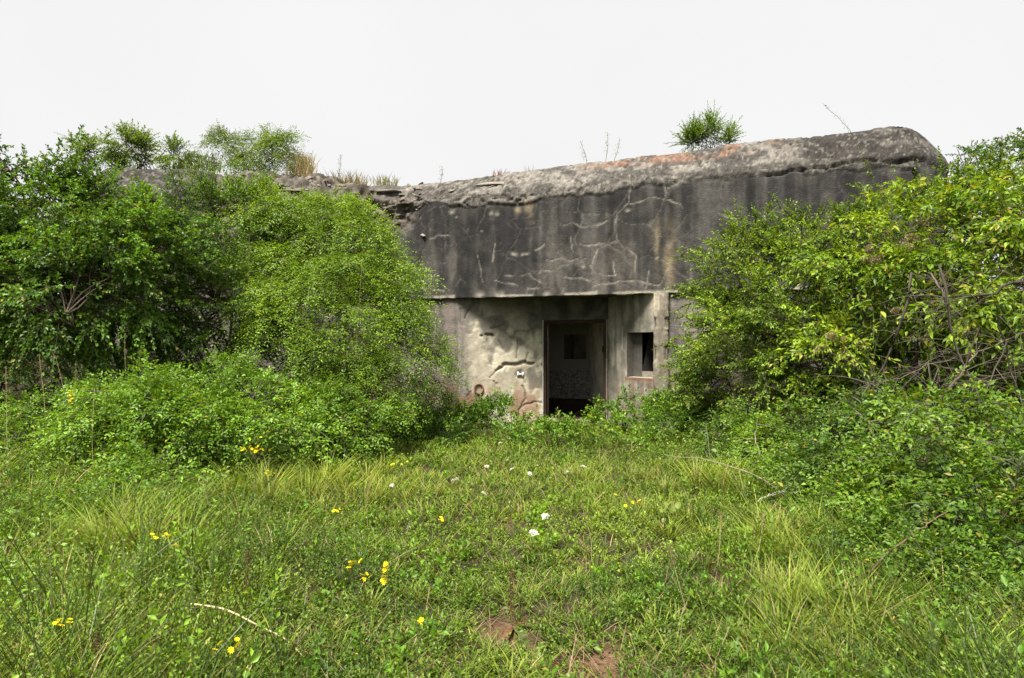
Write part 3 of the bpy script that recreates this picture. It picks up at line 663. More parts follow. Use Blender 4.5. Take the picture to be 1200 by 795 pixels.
def twigs_to_leaves(r, B, D, kind, cd, cl, yel=0.03, scale=1.0, yc=(0.30, 0.28, 0.05), tlen=None, cscale=1.7):
    k = KINDS[kind]; n = len(B); nd = k['nodes']
    tl = k['tl'] * min(scale, 1.15) * r.uniform(0.6, 1.45, (n, 1))
    if tlen is not None: tl = tl * tlen[:, None]
    g = np.array((0, 0, -1.0))
    def at(t): return B + D * tl * t + g * (k['droop'] * tl * t * t)
    ts = np.linspace(0, 1, 4)
    line = np.stack([at(t) for t in ts], 1)
    rv, rf_ = ribbons(line, np.tile(np.array([.0035, .003, .002, .001]) * scale, (n, 1)), r)
    Pn, Dn, Tn = [], [], []
    for j in range(nd):
        t = 0.12 + 0.88 * j / (nd - 1); Pn.append(at(t)); Dn.append(norm(D + g * 2 * k['droop'] * t)); Tn.append(np.full(n, t))
    Pn = np.stack(Pn, 1); Dn = np.stack(Dn, 1); Tn = np.stack(Tn, 1)
    az = (np.arange(nd) * 2.4)[None] + r.uniform(0, 6.3, (n, 1)) + r.normal(0, .35, (n, nd))
    ref = np.zeros_like(Dn); ref[..., 2] = 1; ref[np.abs(Dn[..., 2]) > .9] = (1, 0, 0)
    a1 = norm(np.cross(Dn, ref)); a2 = np.cross(Dn, a1)
    rad = np.cos(az)[..., None] * a1 + np.sin(az)[..., None] * a2
    an = k['ang'] * (1 - 0.55 * Tn)[..., None]
    A = Dn * np.cos(an) + rad * np.sin(an)
    P = Pn.reshape(-1, 3); A = A.reshape(-1, 3); T = Tn.reshape(-1)
    base = np.repeat(B, nd, 0)
    if k['pin']:
        rl = k['rl'] * scale * r.uniform(.7, 1.25, len(P))[:, None]
        up = norm(np.array((0, 0, 1.0)) + r.normal(0, .45, P.shape)); S = norm(np.cross(A, up)); N0 = np.cross(S, A)
        PP, AA_, NN = [], [], []
        for (t, sgn) in ((.45, 1), (.45, -1), (.75, 1), (.75, -1), (1.0, 0)):
            PP.append(P + A * rl * t - np.array((0, 0, 1.0)) * rl * .18 * t * t); AA_.append(A * (.55 if sgn else 1) + S * sgn * .9); NN.append(N0)
        m_ = len(P); P = np.concatenate(PP); A = np.concatenate(AA_); Nn = np.concatenate(NN) + r.normal(0, .3, (5 * m_, 3)); T = np.tile(T, 5); base = np.tile(base, (5, 1))
    else:
        Nn = np.array((0, 0, 1.0)) * .9 + r.normal(0, .5, P.shape)
        A = A + np.array((0, 0, -0.12))
    kp = r.random(len(P)) < 0.93
    P, A, Nn, T, base = P[kp], A[kp], Nn[kp], T[kp], base[kp]
    q = len(P)
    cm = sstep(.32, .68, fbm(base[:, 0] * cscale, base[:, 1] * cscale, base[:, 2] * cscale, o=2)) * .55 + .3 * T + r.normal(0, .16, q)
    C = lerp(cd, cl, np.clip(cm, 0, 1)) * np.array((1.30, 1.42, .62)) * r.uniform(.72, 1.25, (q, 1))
    ym = r.random(q) < yel; C[ym] = np.array(yc) * r.uniform(.6, 1.1, (ym.sum(), 1))
    s = scale * r.uniform(.6, 1.25, q) * (1 - .25 * T)
    return (P, A, Nn, k['ll'] * s, k['lw'] * s * r.uniform(.85, 1.15, q), C), (rv, rf_), line

def in_ell(P, e, f=1.0):
    return ((P - e[:3]) ** 2 / (e[3:] * f) ** 2).sum(-1) < 1
CAM = np.array((0, 0, EYE))
def crown(r, ells, dens, gap=0.34, rear=0.35, inner=0.62, nf=1.5, bl=0.7, arch=0.25, nt=13, up=.3):
    """boughs rooted inside the crown, each carrying a fan of twigs; returns twig bases, directions, lengths and bough lines"""
    Bs, Ds, Ls, Ln = [], [], [], []
    for i, e in enumerate(ells):
        c, R = e[:3], np.maximum(e[3:] - .12, e[3:] * .7)
        area = 4 * math.pi * (((R[0] * R[1]) ** 1.6 + (R[0] * R[2]) ** 1.6 + (R[1] * R[2]) ** 1.6) / 3) ** (1 / 1.6)
        n = int(area * dens / nt)
        u = rand_unit(r, n); rad = inner * (.75 + .45 * r.random((n, 1)))
        lump_ = .66 + .55 * fbm(u[:, 0] * 3 + i * 7, u[:, 1] * 3, u[:, 2] * 3, o=2)[:, None]
        P = c + u * R * rad * lump_; out_ = norm(u / R)
        D = norm(out_ + np.array((0, 0, up)) + r.normal(0, .35, (n, 3)))
        L = np.minimum(bl, .75 * R.mean() + .1) * r.uniform(.55, 1.35, n) * np.where(r.random(n) < .07, 1.5, 1)
        T = P + D * L[:, None]
        k = fbm(T[:, 0] * nf, T[:, 1] * nf + 3, T[:, 2] * nf, o=2) > gap
        for j, f in enumerate(ells):
            if j != i: k &= ~in_ell(T, f, .72)
        k &= ((out_ * norm(CAM - P)).sum(-1) > -.3) | (r.random(n) < rear)
        k &= P[:, 2] > gh(P[:, 0], P[:, 1]) + .03
        P, D, L = P[k], D[k], L[k]; n = len(P)
        g = np.array((0, 0, -1.0))
        def at(t): return P + D * (L[:, None] * t) + g * (arch * L[:, None] * t * t)
        Ln.append(np.stack([at(t) for t in (0, .25, .5, .75, 1.0)], 1))
        side = norm(np.cross(D, np.array((0, 0, 1.0))) + r.normal(0, .15, (n, 3))); nup = np.cross(side, D)
        for j in range(nt):
            t = (.15 + .85 * (j + r.random((n, 1))) / nt); tan = norm(D + g * 2 * arch * t)
            sg = (1 if j % 2 else -1) * (1.15 - .75 * t)
            d = norm(tan * .7 + side * sg * r.uniform(.5, 1.15, (n, 1)) + nup * r.normal(.15, .33, (n, 1)) + r.normal(0, .15, (n, 3)))
            if j == nt - 1: d = tan
            Bs.append(at(t)); Ds.append(d); Ls.append((1.15 - .5 * t)[:, 0] if j < nt - 1 else np.full(n, .9))
        # some leafage deep inside the crown
        m_ = int(n * nt * .16); u = rand_unit(r, m_); Pn = c + u * R * r.uniform(.2, .65, (m_, 1)); kk = Pn[:, 2] > gh(Pn[:, 0], Pn[:, 1]) + .1
        Bs.append(Pn[kk]); Ds.append(norm(u + r.normal(0, .5, u.shape))[kk]); Ls.append(np.full(kk.sum(), 1.2))
    Bs, Ds, Ls = np.concatenate(Bs), np.concatenate(Ds), np.concatenate(Ls)
    k = Bs[:, 2] > gh(Bs[:, 0], Bs[:, 1]) + .02
    return Bs[k], Ds[k], Ls[k], np.concatenate(Ln)
BARKC = np.array((0.085, 0.065, 0.05))
def E(px, py, Y, rx, ry, rz): return np.array([*W(px, py, Y), rx, ry, rz])
tri_count = 0
DENS, LSC = 0.87, 1.62
def shrub(name, label, cat, ells, kind, dens, cd, cl, base, group=None, stems=6, seed=0, yel=.03, scale=1.0, gap=.34, rear=.15, inner=.62,
          bark=BARKC, sr=.022, side=40, yc=(0.30, 0.28, 0.05), part=('stem', 'foliage'), nf=1.5, bl=.7, arch=None, up=.3):
    global tri_count
    r = np.random.default_rng(seed); ells = [np.array(e, float) for e in ells]
    bz = base[2] if len(base) == 3 else gz(base[0], base[1]) - .03
    root = empty(name, (base[0], base[1], bz), label, cat, group); O = np.array((base[0], base[1], bz))
    arch = KINDS[kind].get('arch', .2) if arch is None else arch
    B, D, TL, BLn = crown(r, ells, dens * DENS, gap, rear, inner, nf, bl, arch, 13, up)
    lf, tw, line = twigs_to_leaves(r, B, D, kind, cd, cl, yel, scale * LSC, yc, tlen=TL)
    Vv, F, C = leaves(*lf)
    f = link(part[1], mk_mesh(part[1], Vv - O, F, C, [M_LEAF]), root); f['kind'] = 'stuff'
    tri_count += len(F) + 6 * len(B)
    # stems: each one its own part
    if stems:
        tg = np.array([ells[i % len(ells)][:3] + r.normal(0, .35, 3) * ells[i % len(ells)][3:] + np.array((0, 0, .3)) * ells[i % len(ells)][5] for i in range(stems)])
        b0 = np.tile(O, (stems, 1)) + np.concatenate([r.normal(0, .12, (stems, 2)), np.zeros((stems, 1))], 1)
        mid = (b0 + tg) / 2 + r.normal(0, .15, (stems, 3)); mid[:, :2] = b0[:, :2] * .55 + tg[:, :2] * .45; mid[:, 2] = b0[:, 2] * .35 + tg[:, 2] * .65
        L_ = bezier(b0, mid, tg, 9) ; L_[:, 1:] += r.normal(0, .03, L_[:, 1:].shape)
        for i in range(stems):
            vv, qq = batch_tubes(L_[i:i + 1] - O, np.linspace(1, .3, 9)[None] * sr * r.uniform(.7, 1.2), 5)
            link(part[0], mk_mesh(part[0], vv, qq, np.tile(bark * r.uniform(.7, 1.3), (len(vv), 1)), [M_BARK], True), root)
        # boughs, and side branches carrying them from the stems
        P0 = BLn[:, 0]; flat_ = L_[:, 2:].reshape(-1, 3)
        dist = ((P0[:, None] - flat_[None]) ** 2).sum(-1); st = flat_[np.argmin(dist, 1)]; ns = len(P0)
        sl = bezier(st, (st + P0) / 2 + r.normal(0, .1, (ns, 3)) + np.array((0, 0, .08)), P0, 5)
        allL = np.concatenate([sl, BLn]); rad_ = np.concatenate([np.tile(np.linspace(1, .5, 5) * sr * .42, (ns, 1)), np.tile(np.linspace(.5, .12, 5) * sr * .42, (ns, 1))])
        sv, sq = batch_tubes(allL, rad_, 3)
        sv2, sq2 = tw
        allv = np.concatenate([sv, sv2]) - O
        cc = np.concatenate([np.tile(bark, (len(sv), 1)), np.tile(np.array(bark) * .6 + np.array(cd) * .5, (len(sv2), 1))])
        t = link('twigs', mk_mesh('twigs', allv, np.concatenate([sq, sq2 + len(sv)]), cc, [M_BARK]), root); t['kind'] = 'stuff'
        tri_count += len(sq) * 2
    return root

DK, MD, LT = (0.030, 0.062, 0.016), (0.060, 0.115, 0.024), (0.105, 0.185, 0.038)
YG, YL = (0.15, 0.22, 0.030), (0.27, 0.31, 0.045)
# ---- shrubs in front of the wing
shrub('hawthorn', 'tall dark green hawthorn with a black hollow under its crown beside the bunker wing', 'shrub',
      [E(-70, 295, 9.6, 1.7, 1.4, 1.45), E(45, 276, 10, 1.25, 1.2, 1.0), E(105, 245, 10.4, .6, .6, .42), E(150, 322, 9.9, 1.15, 1.1, 1.05), E(80, 345, 9.2, 1.4, 1.0, .6), E(-15, 185, 9.6, .22, .3, .3), E(200, 268, 10.6, .7, .8, .5)],
      'round', 205, (0.034, 0.068, 0.020), (0.12, 0.22, 0.046), (-5.7, 10.4), 'tall shrubs growing against the bunker', stems=8, seed=1, gap=.36, sr=.035)
shrub('blackthorn', 'mid green blackthorn between the dark hawthorn and the feathery pale shrub', 'shrub',
      [E(215, 300, 11.4, .9, 1.0, 1.15), E(268, 262, 11.9, .85, .9, .7), E(255, 370, 10.7, .95, .9, 1.0), E(318, 300, 11.9, .6, .6, .7), E(235, 430, 11.0, 1.0, .6, .75), E(330, 440, 11.2, .8, .6, .7)],
      'small', 230, (0.036, 0.074, 0.018), (0.115, 0.20, 0.038), (-4.5, 11.2), 'tall shrubs growing against the bunker', stems=7, seed=2, gap=.38, sr=.03)
shrub('feathery_shrub', 'pale green feathery leaved shrub spilling over the wall towards the doorway', 'shrub',
      [E(345, 272, 12.0, .85, .8, .62), E(402, 282, 11.7, .75, .8, .72), E(445, 345, 11.4, .72, .75, .72), E(467, 415, 11.2, .62, .7, .85), E(390, 375, 10.7, 1.05, .95, 1.0), E(430, 455, 10.6, .8, .8, .7), E(330, 350, 11.2, .8, .8, .8)],
      'feather', 165, (0.066, 0.118, 0.022), (0.185, 0.275, 0.052), (-2.8, 11.2), 'tall shrubs growing against the bunker', stems=8, seed=3, gap=.33, yel=.04)
shrub('hawthorn', 'dense dark hawthorn added behind to darken the gap past the end of the bunker wing', 'shrub',
      [E(0, 330, 13.5, 1.6, 1.2, 1.9), E(-110, 340, 12.5, 1.6, 1.2, 2.0), E(-150, 430, 11.2, 1.3, .8, 1.2), E(60, 440, 12.4, 1.4, .6, .9), E(-40, 440, 12.2, 1.3, .6, 1.0)], 'round', 110, (0.022, .046, .012), (.055, .105, .024), (-9.5, 12.6), 'tall shrubs growing against the bunker', stems=6, seed=14, gap=.22)  # backing growth added to keep the hollow dark, in darker leaf colours
# ---- low rose and bramble mounds before them
shrub('wild_rose', 'low bright wild rose mound under the dark hollow of the hawthorn', 'shrub',
      [E(60, 520, 8.3, 1.0, .8, .42), E(-40, 520, 8.4, .9, .8, .45), E(140, 500, 8.4, .8, .8, .55)], 'rose', 120, (0.06, 0.115, 0.025), (0.155, 0.255, 0.05), (-5.0, 8.6), 'wild rose and bramble mounds', stems=6, seed=4, scale=.9, gap=.3)
shrub('wild_rose', 'wide pale wild rose mound with arching tips in front of the blackthorn', 'shrub',
      [E(210, 508, 8.3, 1.0, .8, .66), E(290, 508, 8.6, .85, .8, .64), E(200, 560, 7.3, .6, .55, .42), E(260, 462, 9.3, .9, .7, .42)], 'rose', 125, (0.06, 0.115, 0.025), (0.165, 0.27, 0.055), (-3.7, 8.5), 'wild rose and bramble mounds', stems=7, seed=5, gap=.3)
shrub('wild_rose', 'darker wild rose mound below the feathery shrub', 'shrub',
      [E(365, 500, 9.4, .9, .8, .62), E(430, 510, 10.0, .7, .7, .55), E(480, 500, 11.2, .5, .5, .5)], 'rose', 115, (0.045, 0.09, 0.02), (0.13, 0.215, 0.045), (-2.6, 9.6), 'wild rose and bramble mounds', stems=6, seed=6, gap=.34)
# ---- shrubs beyond the doorway's other side
shrub('spindle_shrub', 'mid green spindle shrub leaning on the wall beside the pale pillar', 'shrub',
      [E(862, 360, 11.2, .6, .7, .92), E(890, 330, 10.9, .85, .8, 1.0), E(955, 320, 10.4, .95, .85, .98), E(875, 450, 10.5, .85, .8, .85), E(828, 440, 11.3, .34, .5, .8), E(812, 480, 11.7, .3, .4, .5), E(945, 430, 9.6, .85, .8, .85), E(905, 390, 9.9, .9, .7, .9), E(856, 400, 10.8, .6, .6, .8)],
      'small', 280, (0.055, 0.100, 0.018), (0.21, 0.29, 0.045), (3.9, 10.3), 'shrubs growing over the entrance side', stems=7, seed=7, gap=.37, sr=.03, yel=.06, scale=1.1)
yellow = shrub('dogwood', 'yellow green dogwood with long pointed leaves and faded flower heads', 'shrub',
      [E(1010, 325, 8.8, .72, .75, .72), E(1100, 288, 8.6, 1.05, .9, .66), E(1215, 305, 8.0, 1.1, .9, .95), E(985, 420, 8.4, .42, .45, .42), E(1090, 345, 7.9, .8, .6, .5), E(1200, 380, 7.3, .75, .6, .55)],
      'lance', 135, (0.065, 0.12, 0.020), (0.20, 0.265, 0.036), (4.9, 8.9), 'shrubs growing over the entrance side', stems=7, seed=8, gap=.38, yel=.07, yc=(0.36, 0.34, 0.05), sr=.028, scale=.8)
shrub('buckthorn', 'bright fine leaved buckthorn at the rounded end of the bunker', 'shrub',
      [E(1090, 262, 9.8, 1.0, .8, .5), E(1180, 250, 9.4, 1.0, .9, .6), E(1010, 285, 9.9, .7, .7, .45), E(1260, 262, 9, 1, 1, .9)],
      'small', 210, (0.055, 0.10, 0.022), (0.16, 0.225, 0.04), (5.9, 9.9), 'shrubs growing over the entrance side', stems=7, seed=9, gap=.36, scale=1.1, yel=.06)
shrub('hawthorn', 'added backing hawthorn with shade in its dark leaf colour behind the dead crossing branches', 'shrub',
      [E(1070, 420, 9.6, 1.2, .8, 1.25), E(1200, 420, 8.8, 1.2, .8, 1.4), E(1000, 450, 9.4, .9, .7, .9), E(1150, 500, 8.0, 1.1, .6, .8)], 'round', 120, (0.03, .058, .016), (.07, .12, .026), (5.6, 9.2), 'shrubs growing over the entrance side', stems=5, seed=15, gap=.25)  # added as dark fill, shade put into the leaf colours
shrub('young_tree', 'loose dark young tree rising against the sky past the bunker end', 'tree',
      [E(1140, 190, 13.0, .6, .6, .42), E(1190, 195, 12.6, .75, .7, .75), E(1120, 215, 12.6, .55, .5, .45), E(1225, 185, 12.4, .7, .7, .6)],
      'small', 90, (0.035, 0.075, 0.02), (0.09, 0.16, 0.032), (8.9, 12.7), stems=7, seed=10, gap=.42, inner=.3, sr=.03, side=30, scale=1.2, part=('limb', 'crown'))
# ---- dim low growth along that side
shrub('bramble', 'low dark bramble thicket below the tangle of bare branches', 'shrub',
      [E(1050, 550, 7.0, .95, .7, .62), E(1130, 565, 6.5, .9, .7, .7), E(1010, 530, 7.6, .7, .6, .5), E(1220, 560, 6.2, .8, .7, .8)],
      'rose', 120, (0.032, 0.068, 0.022), (0.09, 0.155, 0.036), (4.3, 7.0), 'wild rose and bramble mounds', stems=7, seed=11, gap=.38, bark=np.array((.11, .085, .07)))
shrub('bramble', 'grey green bramble spilling onto the grass under a fallen curved branch', 'shrub',
      [E(1110, 630, 5.7, .8, .55, .62), E(1190, 620, 5.4, .8, .55, .72), E(1040, 605, 6.2, .65, .5, .55), E(1225, 700, 4.8, .65, .5, .5), E(970, 600, 6.9, .55, .45, .4), E(1120, 670, 4.7, .7, .5, .46), E(1010, 640, 5.4, .5, .4, .36), E(1190, 690, 4.4, .6, .45, .5), E(1090, 715, 4.15, .45, .4, .32), E(1170, 755, 3.75, .4, .35, .3), E(1040, 665, 4.9, .5, .4, .34)],
      'rose', 150, (0.034, 0.07, 0.022), (0.095, 0.165, 0.036), (3.75, 5.7), 'wild rose and bramble mounds', stems=6, seed=12, gap=.36, scale=.85)
shrub('bramble', 'thin bramble with pale stems at the foot of the spindle shrub', 'shrub',
      [E(860, 520, 10.0, .8, .7, .45), E(930, 530, 8.8, .75, .7, .55), E(960, 570, 7.6, .65, .5, .46), E(935, 585, 7.1, .6, .5, .46), E(985, 610, 6.2, .5, .45, .42), E(900, 560, 8.2, .6, .5, .4), E(810, 505, 11.2, .6, .6, .4)],
      'rose', 110, (0.045, 0.088, 0.02), (0.11, 0.18, 0.036), (3.4, 9.3), 'wild rose and bramble mounds', stems=6, seed=13, gap=.34, scale=.9)
shrub('bramble', 'tall dense dark bramble slope running from the dead branches down onto the grass', 'shrub',
      [E(1000, 535, 6.9, .7, .55, .72), E(1065, 560, 6.0, .75, .55, .85), E(1140, 570, 5.4, .75, .55, .92), E(1185, 635, 4.6, .6, .45, .72), E(920, 545, 8.1, .65, .55, .6), E(1120, 665, 4.9, .5, .4, .5), E(955, 590, 6.6, .5, .45, .5), E(1015, 625, 5.6, .5, .42, .5), E(1065, 665, 4.8, .45, .38, .42), E(1120, 720, 4.1, .42, .35, .36), E(870, 525, 9.3, .6, .5, .5)],
      'rose', 125, (0.036, 0.074, 0.021), (0.125, 0.195, 0.036), (3.6, 6.0), 'wild rose and bramble mounds', stems=8, seed=16, gap=.36, bark=np.array((.1, .08, .06)), nf=2.2)
# ---- leafy weeds along the foot of the wall
def weeds(label, ells, base, seed, kind='nettle', dens=130, cd=(0.05, 0.105, 0.024), cl=(0.125, 0.215, 0.045), scale=.8, stems=9, name='leafy_weed', gap=.25):
    ells = [np.array([e[0], e[1], max(e[2], gz(e[0], e[1]) + .6 * e[5]), e[3], e[4], e[5]]) for e in ells]
    return shrub(name, label, 'weed', ells, kind, dens, cd, cl, base, 'leafy weeds along the wall foot', stems=stems, seed=seed, scale=scale, sr=.006, side=12, gap=gap, inner=.5, bl=.28, up=.8, arch=.1, bark=np.array((.08, .11, .04)))
weeds('tall leafy weed climbing the cream wall beside the doorway', [E(575, 480, 13.3, .38, .3, .45), E(572, 515, 13.0, .5, .35, .35)], (-0.45, 13.2), 20, dens=170)
weeds('leafy weed clump at the bottom of the grey wall by the feathery shrub', [E(505, 510, 12.5, .5, .4, .42), E(540, 525, 12.2, .45, .4, .3)], (-1.4, 12.4), 21)
weeds('low weeds hiding the sill of the doorway', [E(618, 505, 11.9, .4, .35, .22), E(655, 512, 11.3, .42, .35, .18)], (0.4, 11.8), 22)
weeds('bushy light green weeds below the embrasure', [E(740, 508, 12.4, .5, .4, .42), E(775, 512, 11.9, .5, .4, .48), E(715, 512, 12.8, .32, .3, .34), E(792, 500, 12.0, .3, .35, .6)], (2.2, 12.2), 23, dens=150, scale=.75)
weeds('weed clump spreading from the pillar towards the spindle shrub', [E(800, 530, 11.2, .6, .45, .36), E(760, 548, 10.6, .5, .4, .28)], (2.6, 10.9), 24, cd=(0.06, .115, .022), scale=.75)
weeds('dense waist high weeds before the grey wall and the cream wall', [E(470, 520, 11.6, .5, .4, .34), E(520, 522, 11.0, .5, .4, .36), E(590, 520, 11.4, .5, .4, .36)], (-1.5, 11.3), 25, scale=.7)
weeds('yellowish weeds spreading from the sill towards the embrasure weeds', [E(690, 520, 11.7, .5, .4, .24), E(720, 535, 10.8, .5, .4, .24), E(660, 535, 10.6, .45, .4, .16)], (1.2, 11.2), 26, scale=.65, cd=(.07, .125, .02), cl=(.15, .235, .04))
# ---- growth on the bunker roof
shrub('roof_shrub', 'small spreading bush with a crooked stem on the bunker roof above the hawthorn', 'shrub',
      [E(150, 176, 15.0, .75, .5, .34), E(108, 176, 15.0, .55, .4, .22), E(205, 184, 15.2, .55, .4, .24)], 'round', 330, (0.05, .095, .022), (.14, .20, .04), (-8.5, 15.0, 5.2), 'bushes on the bunker roof', stems=6, seed=30, gap=.22, inner=.5, bl=.28, scale=.75, yel=.06, sr=.018)
shrub('roof_shrub', 'open bush with long level sprays on the bunker roof above the blackthorn', 'shrub',
      [E(300, 175, 15.4, .7, .5, .33), E(335, 178, 15.4, .55, .4, .25), E(268, 172, 15.4, .4, .4, .28)], 'feather', 150, (0.06, .095, .022), (.14, .21, .045), (-5.8, 15.5, 5.3), 'bushes on the bunker roof', stems=7, seed=31, gap=.28, inner=.45, bl=.36, sr=.016)
print('shrub tris', tri_count)

# individual large yellow leaves standing out on the dogwood
big_me = []
for i in range(4):
    r = np.random.default_rng(200 + i); c = np.array([(0.24, 0.30, 0.04), (0.32, 0.33, 0.05), (0.18, 0.26, 0.035), (0.26, 0.31, 0.045)][i])
    t = np.array([0, .2, .5, .8, 1.0]); w = np.array([.05, .75, 1, .6, .03]) * .021
    vs = []; 
    for a, b in zip(t, w): vs += [(-b, a * .095, .25 * b - .03 * a * a), (0, a * .095, -.03 * a * a), (b, a * .095, .25 * b - .03 * a * a)]
    f = [[j * 3 + q, j * 3 + q + 1, j * 3 + q + 4, j * 3 + q + 3] for j in range(4) for q in (0, 1)]
    big_me.append(mk_mesh('leaf', np.array(vs), np.array(f), np.tile(c, (15, 1)), [M_LEAF], True))
rb = np.random.default_rng(77); yo = np.array(yellow.location)
ey = [E(1010, 325, 8.8, .72, .75, .72), E(1100, 275, 8.6, 1.05, .9, .7), E(985, 420, 8.4, .42, .45, .42), E(1090, 345, 7.9, .8, .6, .5), E(1200, 380, 7.3, .75, .6, .55)]
for i in range(170):
    e_ = ey[rb.integers(0, 5)]; u = rand_unit(rb, 1)[0]; u[1] = -abs(u[1])
    o = link('leaf', big_me[i % 4], yellow); o.location = e_[:3] + u * e_[3:] * rb.uniform(.95, 1.15) - yo
    o.rotation_euler = (rb.normal(-.25, .35), rb.normal(0, .4), rb.uniform(0, 6.28)); s_ = rb.uniform(.7, 1.25); o.scale = (s_, s_, s_)
# faded flower heads (umbels) on the dogwood
def umbel_mesh(seed, R=.06, n=70, c=(0.30, 0.22, 0.15)):
    r = np.random.default_rng(seed); u = rand_unit(r, n); u[:, 2] = np.abs(u[:, 2])
    P = u * np.array((R, R, R * .7)) * r.uniform(.7, 1, (n, 1))
    V_, F_, C_ = leaves(P, u + r.normal(0, .4, u.shape), rand_unit(r, n), np.full(n, .016), np.full(n, .012), np.array(c) * r.uniform(.6, 1.4, (n, 1)))
    line = np.stack([np.zeros_like(P) + np.array((0, 0, -.05)), P], 1); rv, rf_ = ribbons(line, np.full((n, 2), .0012), r)
    return mk_mesh('flower_head', np.concatenate([V_, rv]), [F_, rf_ + len(V_)], np.concatenate([C_, np.tile((.16, .13, .06), (len(rv), 1))]), [M_PETAL])
um_ = [umbel_mesh(i) for i in range(3)]
for i, (px_, py_, Y_) in enumerate([(1050, 365, 7.5), (1018, 292, 8.1), (1080, 262, 8.0), (985, 400, 8.0), (990, 418, 7.95), (1000, 428, 7.95), (1060, 290, 7.9), (1068, 280, 7.9), (1030, 305, 8.0), (1105, 250, 8.0), (1018, 305, 8.1), (985, 478, 7.9), (1040, 300, 8.0), (975, 395, 8.0), (1150, 300, 7.5), (962, 410, 8.1), (1010, 405, 8.0)]):
    o = link('flower_head', um_[i % 3], yellow); o.location = W(px_, py_, Y_) - yo; o.rotation_euler = (-.5, rb.normal(0, .3), rb.uniform(0, 6)); s_ = rb.uniform(.8, 1.4); o.scale = (s_, s_, s_)

# ------------------------------------------------------------------ bare branches
def branch_obj(name, pts, r0, r1, parent, col, O, n=12, jit=.012, sides=5, seed=0, mat=None):
    r = np.random.default_rng(seed); l = smooth_line(pts, n, jit, r)
    vv, qq = batch_tubes((l - O)[None], np.linspace(r0, r1, n)[None], sides)
    return link(name, mk_mesh(name, vv, qq, np.tile(col, (len(vv), 1)) * r.uniform(.8, 1.2), [mat or M_BARK], True), parent), l
bare_root = empty('bare_shrub', (4.4, 7.1, gz(4.4, 7.1)), 'dead shrub of crossing bare grey branches inside the dark gap under the dogwood', 'shrub')
BO3 = np.array(bare_root.location)
bls = []
PALEB, DARKB = np.array((.145, .12, .095)), np.array((.05, .04, .032))
for i, (pl, Y_, r_, c_) in enumerate([
    ([(1068, 320), (1058, 372), (1030, 437), (999, 477), (975, 500)], 7.3, .016, DARKB), ([(1150, 400), (1144, 409), (1114, 457), (1086, 509), (1075, 545)], 6.7, .011, PALEB),
    ([(1100, 310), (1110, 344), (1114, 396), (1134, 433), (1154, 489), (1175, 540), (1185, 590)], 6.9, .014, PALEB * .8), ([(1015, 440), (1028, 457), (1070, 497), (1082, 530), (1090, 558)], 7.0, .009, PALEB),
    ([(1150, 480), (1144, 513), (1138, 545), (1118, 578), (1095, 600)], 6.2, .010, np.array((.24, .17, .11))), ([(995, 490), (989, 501), (957, 533), (941, 545)], 7.6, .010, PALEB * .9),
    ([(1200, 390), (1165, 405), (1120, 420), (1080, 430)], 6.9, .008, PALEB * .7), ([(1220, 340), (1195, 330), (1160, 345), (1120, 350)], 7.0, .02, DARKB),
    ([(1090, 320), (1105, 345), (1115, 380)], 7.1, .012, PALEB), ([(1170, 370), (1185, 430), (1200, 480), (1215, 520)], 6.6, .010, PALEB * .8),
    ([(1020, 450), (1040, 500), (1060, 560)], 7.1, .008, DARKB * 1.5), ([(1060, 470), (1110, 450), (1170, 440), (1210, 430)], 6.8, .007, PALEB * .8),
    ([(1050, 500), (1110, 490), (1180, 500)], 6.9, .007, PALEB * .7), ([(1100, 430), (1095, 480), (1110, 530)], 6.8, .007, PALEB * .7), ([(1025, 470), (1015, 510), (1030, 550)], 7.3, .007, PALEB * .8),
    ([(1180, 400), (1150, 470), (1120, 520), (1100, 560)], 6.6, .008, PALEB * .6), ([(1010, 455), (1060, 440), (1110, 410), (1150, 385)], 7.2, .006, PALEB * .7)]):
    rr = np.random.default_rng(900 + i)
    p3 = [W(a, b, Y_ + rr.normal(0, .12)) for a, b in pl]
    o, l = branch_obj('branch', p3, r_, r_ * .4, bare_root, c_, BO3, seed=300 + i); bls.append(l)
# fine dead twigs
rt = np.random.default_rng(41); al = np.concatenate(bls); nt_ = 520
s0 = al[rt.integers(0, len(al), nt_)]; L1 = rt.uniform(.2, .75, (nt_, 1)); d0 = rand_unit(rt, nt_) * np.array((1, .6, .8))
tl_ = bezier(s0, s0 + d0 * L1 * .5 + rt.normal(0, .05, (nt_, 3)), s0 + d0 * L1 + np.array((0, 0, -.12)) * L1, 6)
tv, tq = batch_tubes(tl_ - BO3, np.tile(np.linspace(.0042, .0012, 6), (nt_, 1)), 3)
t = link('twigs', mk_mesh('twigs', tv, tq, np.repeat(lerp(DARKB, PALEB, rt.random(nt_)), 18, 0), [M_BARK]), bare_root); t['kind'] = 'stuff'
def lone(name, label, cat, pts, r0, r1, col, seed, group=None, n=14, jit=.01, twigs=0):
    o0 = np.array(pts[0]); root = empty(name, o0, label, cat, group)
    o, l = branch_obj('stem', pts, r0, r1, root, np.array(col), o0, n, jit, 5, seed)
    if twigs:
        r = np.random.default_rng(seed)
        for k in range(twigs):
            a = l[r.integers(3, n - 1)]; d = rand_unit(r, 1)[0] * np.array((1, .5, .6)); ln = r.uniform(.12, .4)
            branch_obj('twig', [a, a + d * ln * .5 + r.normal(0, .02, 3), a + d * ln], r1 * .8, r1 * .3, root, np.array(col), o0, 6, .006, 4, seed + k)
    return root, l
lone('arching_branch', 'long thin bare branch arching over the grass from the foot of the spindle shrub', 'branch', [W(941, 600, 6.2), W(900, 565, 6.8), W(852, 545, 7.4), W(815, 538, 7.9), W(778, 533, 8.2)], .010, .003, (.20, .16, .12), 51, twigs=5)
